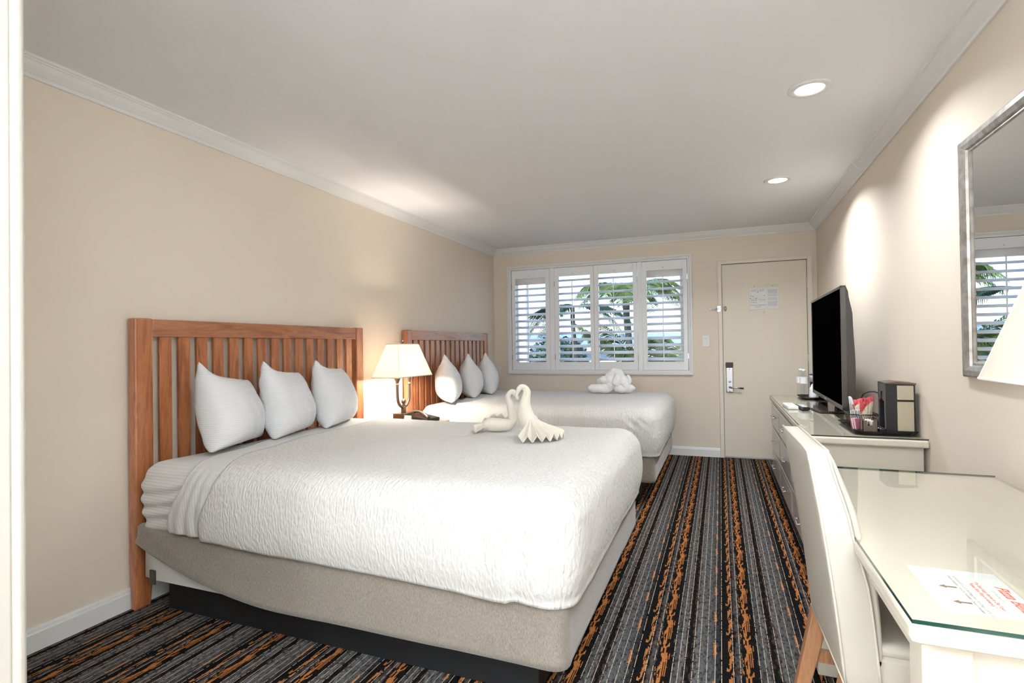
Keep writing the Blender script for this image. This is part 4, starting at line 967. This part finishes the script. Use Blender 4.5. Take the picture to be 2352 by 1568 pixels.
pp.tube(rp, .0032, 8); pp.tube(tp2, .0032, 8)
rp = [(f1(ya, z) - .003, ya - .0005, z) for z in [lerp(zb, zt_, k / 14) for k in range(15)]]; tp2 = [(f1(y, zt_) - .002, y, zt_ + .0005) for y in [lerp(ya, yb, k / 8) for k in range(9)]]
pp.tube(rp, .0030, 8); pp.tube(tp2, .0030, 8)
pp.tube([(f0(y, zb) + .001, y, zb) for y in (ya, yb)], .003, 8)
pp.build('piping', leatherpipe, t, smooth=True)
MB().bevbox(.318, .755, ya + .004, yb - .004, .388, .462, .012, 3).build('seat', leather, t, smooth=False)
MB().bevbox(.322, .750, ya + .006, yb - .006, .455, .490, .017, 4).build('seat_cushion', leather, t, smooth=True)
def leg(xb_, yb_, xt, yt, zt2):
    m_ = MB(); s0, s1 = .016, .024
    vs = [(xb_ + a * s0, yb_ + b_ * s0, 0) for a, b_ in ((-1, -1), (1, -1), (1, 1), (-1, 1))] + [(xt + a * s1, yt + b_ * s1, zt2) for a, b_ in ((-1, -1), (1, -1), (1, 1), (-1, 1))]
    m_.add(vs, [(0, 3, 2, 1), (4, 5, 6, 7)] + [(i, (i + 1) % 4, 4 + (i + 1) % 4, 4 + i) for i in range(4)])
    m_.build('leg', walnut, t, bevel=.003)
leg(.185, 1.862, .270, 1.858, .387); leg(.195, 1.497, .282, 1.500, .387); leg(.735, 1.862, .725, 1.855, .387); leg(.735, 1.497, .725, 1.502, .387)
MB().box(.283, .70, 1.848, 1.868, .330, .384).build('seat_rail', walnut, t); MB().box(.296, .70, 1.490, 1.510, .330, .384).build('seat_rail', walnut, t)
MB().box(.25, .72, 1.852, 1.866, .225, .262).build('stretcher', walnut, t); MB().box(.26, .72, 1.494, 1.508, .225, .262).build('stretcher', walnut, t)
# ------------------------------------------------------------------ wall mirror
t = thing('wall_mirror', 'large mirror in a silver wooden frame on the right wall', 'mirror', (XR, 1.9, 1.5))
my0, my1, mz0, mz1 = 1.20, 2.610, 1.055, 1.973
mf = MB(); pf = [(0, 0), (0, .016), (.012, .022), (.040, .024), (.066, .018), (.070, .010), (.085, .012), (.090, .006), (.090, 0)]
vs = []; fs = []; n = len(pf)
for (sy2, sz2) in ((-1, -1), (1, -1), (1, 1), (-1, 1)):
    for (e, d) in pf: vs.append((XR - d, (my0 + e) if sy2 < 0 else (my1 - e), (mz0 + e * .65) if sz2 < 0 else (mz1 - e * .65)))
for c_ in range(4):
    for i in range(n): j = (i + 1) % n; fs.append((c_ * n + i, c_ * n + j, ((c_ + 1) % 4) * n + j, ((c_ + 1) % 4) * n + i))
mf.add(vs, fs); mf.build('frame', silver_f, t)
MB().box(XR - .006, XR - .001, my0 + .086, my1 - .086, mz0 + .055, mz1 - .055).build('mirror_glass', mirror_m, t)
# ------------------------------------------------------------------ outdoors
GZ = -.5
struct('ground', MB().box(-60, 40, YB + T, 120, GZ - .2, GZ), mat('concrete_ground', (.55, .53, .50), .9))
pst = MB(); pst.bevbox(-3.56, -3.40, 9.45, 9.60, GZ, 3.2, .01); tag(pst.build('porch_post', trim_m, None), 'white porch post outside the leftmost shutter', 'post')
leaf = mat('palm_leaf', (.16, .30, .05), .5); colvar(leaf, coords(leaf), 5, (.03, .085, .015), (.12, .17, .03), .35, .65)
leafd = mat('dark_palm_leaf', (.015, .05, .03), .5); bark = mat('palm_trunk_bark', (.07, .075, .06), .9)
bump(bark, noise_n(bark, coords(bark, (3, 3, 18)), 4), .6, .02)
def frond(mb, base, az, ln_, rise, droop, nl, ll, wl=.02, twist=0):
    pts = []; n = 12
    for k in range(n + 1):
        s_ = k / n; r = ln_ * s_ * (1 - .18 * s_); z = rise * s_ - droop * s_ * s_
        pts.append(Vector((base[0] + r * math.cos(az), base[1] + r * math.sin(az), base[2] + z)))
    mb.tube(pts, [lerp(.016, .003, k / n) for k in range(n + 1)], 5)
    for k in range(nl):
        s_ = .12 + .87 * k / nl; i = min(int(s_ * n), n - 1); p = pts[i].lerp(pts[i + 1], s_ * n - i); tdir = (pts[i + 1] - pts[i]).normalized()
        side = tdir.cross(Vector((0, 0, 1))).normalized(); L_ = ll * (math.sin(PI * (s_ * .85 + .12)) ** .6)
        for q in (-1, 1):
            d = (side * q * .75 + tdir * .55 + Vector((0, 0, -.28 + .2 * random.random()))).normalized(); mid = p + d * L_ * .5 + Vector((0, 0, .02)); tip = p + d * L_ + Vector((0, 0, -.10 * L_ / ll))
            wv = tdir * wl * .5
            mb.add([p - wv * .5, p + wv * .5, mid + wv, tip, mid - wv], [(0, 1, 2, 3, 4)])
def palm(x, y, h, tr, nf, ln_, label, m, rise, droop, ll, trunk=True, base_z=GZ, azs=None, nl=34, wl=.03):
    t = thing('palm_tree', label, 'palm', (x, y, base_z))
    if trunk:
        pts = [(x + .05 * math.sin(k * .5), y, lerp(base_z, h, k / 10)) for k in range(11)]
        MB().tube(pts, [tr * (1.08 if k % 2 else .96) for k in range(11)], 12).build('trunk', bark, t, smooth=True)
    for k in range(nf):
        az = (2 * PI * k / nf + random.uniform(-.2, .2)) if azs is None else azs[k]
        mb = MB(); rr_ = rise * random.uniform(.55, 1.25)
        frond(mb, (x, y, h), az, ln_ * random.uniform(.85, 1.1), rr_, droop * random.uniform(.8, 1.3), nl, ll, wl); mb.build('frond', m, t, fix=False)
    return t
palm(-2.19, 13.8, 2.55, .085, 16, 1.9, 'tall palm with a thin dark trunk outside the window', leaf, .95, 1.15, .50)
palm(-1.05, 10.6, .35, .06, 18, 1.9, 'bushy yellow green palm outside the right shutter', leaf, 1.55, .75, .42, True, wl=.045)
palm(-3.1, 11.9, 2.1, .05, 7, 1.7, 'dark drooping palm fronds outside the window centre', leafd, .35, .95, .34, True, azs=[R(a) for a in (170, 195, 150, 215, 20, -10, 250)])
def bush(x, y, z, r, n, label, m, name='bush'):
    mb = MB()
    for k in range(n):
        d = Vector((random.gauss(0, 1), random.gauss(0, 1), random.gauss(0, .7))).normalized() * r * random.uniform(.5, 1); p = Vector((x, y, z)) + d
        a = Vector((random.gauss(0, 1), random.gauss(0, 1), random.gauss(0, 1))).normalized(); b_ = a.cross(d).normalized(); s_ = r * .085
        mb.add([p - a * s_, p + b_ * s_ * .6, p + a * s_, p - b_ * s_ * .6], [(0, 1, 2, 3)])
    return tag(mb.build(name, m, None, fix=False), label, 'plant')
bush(-7.1, 24, .30, 1.5, 3500, 'low green hedge bush across the car park', leafd)
tt = thing('tree', 'dark leafy tree beyond the car park, seen at the left of the window', 'tree', (-11.7, 24, GZ))
MB().tube([(-11.7, 24, GZ), (-11.6, 24, 1.5), (-11.7, 24, 3.8)], [.2, .16, .1], 10).build('trunk', bark, tt, smooth=True)
o = bush(-11.7, 24, 4.4, 1.4, 3500, None, leafd, 'crown'); o.parent = tt; o.location = (11.7, -24, -GZ)
XF[o] = XF[tt]
white_w = mat('white_stucco', (.80, .79, .76), .8); bluegr = mat('blue_grey_roof', (.22, .32, .40), .7); glassd = mat('dark_window', (.10, .16, .22), .1)
def house(x0, x1, y, h, label, rm):
    t = thing('building', label, 'building', ((x0 + x1) / 2, y, GZ))
    MB().box(x0, x1, y, y + 6, GZ, h).build('walls', white_w, t)
    MB().prism([(y - .5, h), (y + 3, h + .9), (y + 6.5, h)], x0 - .4, x1 + .4, 'x').build('roof', rm, t)
    n = int((x1 - x0) / 2.6)
    for k in range(n):
        a = x0 + .8 + k * 2.6; MB().box(a, a + 1.2, y - .04, y, h - 1.5, h - .5).build('window', glassd, t)
house(-30, -12, 46, 1.6, 'long low white building at the left beyond the parking', bluegr); house(-10.5, 2, 44, 1.3, 'low white building with blue grey roof behind the palms', bluegr)
house(3, 16, 40, 1.9, 'low white building at the right behind the yellow green palm', bluegr)
def car(x, y, rz, body, label):
    t = thing('car', label, 'car', (x, y, GZ), rz, 'parked cars')
    lo_ = [(-2.2, .35), (-2.25, .75), (-2.0, .92), (-1.2, 1.0), (1.1, 1.0), (2.1, .85), (2.25, .6), (2.2, .35)]
    MB().prism(lo_, -.88, .88, 'y').build('body', body, t, bevel=.05, local=True)
    MB().prism([(-1.75, .99), (-1.15, 1.42), (.35, 1.44), (1.15, .99)], -.76, .76, 'y').build('cabin', glassd, t, bevel=.04, local=True)
    MB().prism([(-1.15, 1.425), (-1.0, 1.47), (.25, 1.48), (.35, 1.445)], -.72, .72, 'y').build('roof', body, t, local=True)
    for a in (-1.4, 1.4):
        for b_ in (-.9, .72): MB().lathe([(.33, 0), (.33, .18)], M=Matrix.Translation((a, b_, .33)) @ Matrix.Rotation(-PI / 2, 4, 'X'), seg=20).build('wheel', black_m, t, local=True)
car(-10.4, 27, R(8), mat('plum_car_paint', (.20, .07, .20), .2, coat=.6), 'plum coloured car parked at the left')
car(-5.6, 27.5, R(4), mat('white_car_paint', (.75, .75, .78), .2, coat=.6), 'white car parked beyond the palms')
car(-.4, 27, R(6), mat('blue_car_paint', (.08, .16, .30), .2, coat=.6), 'blue car parked at the right')
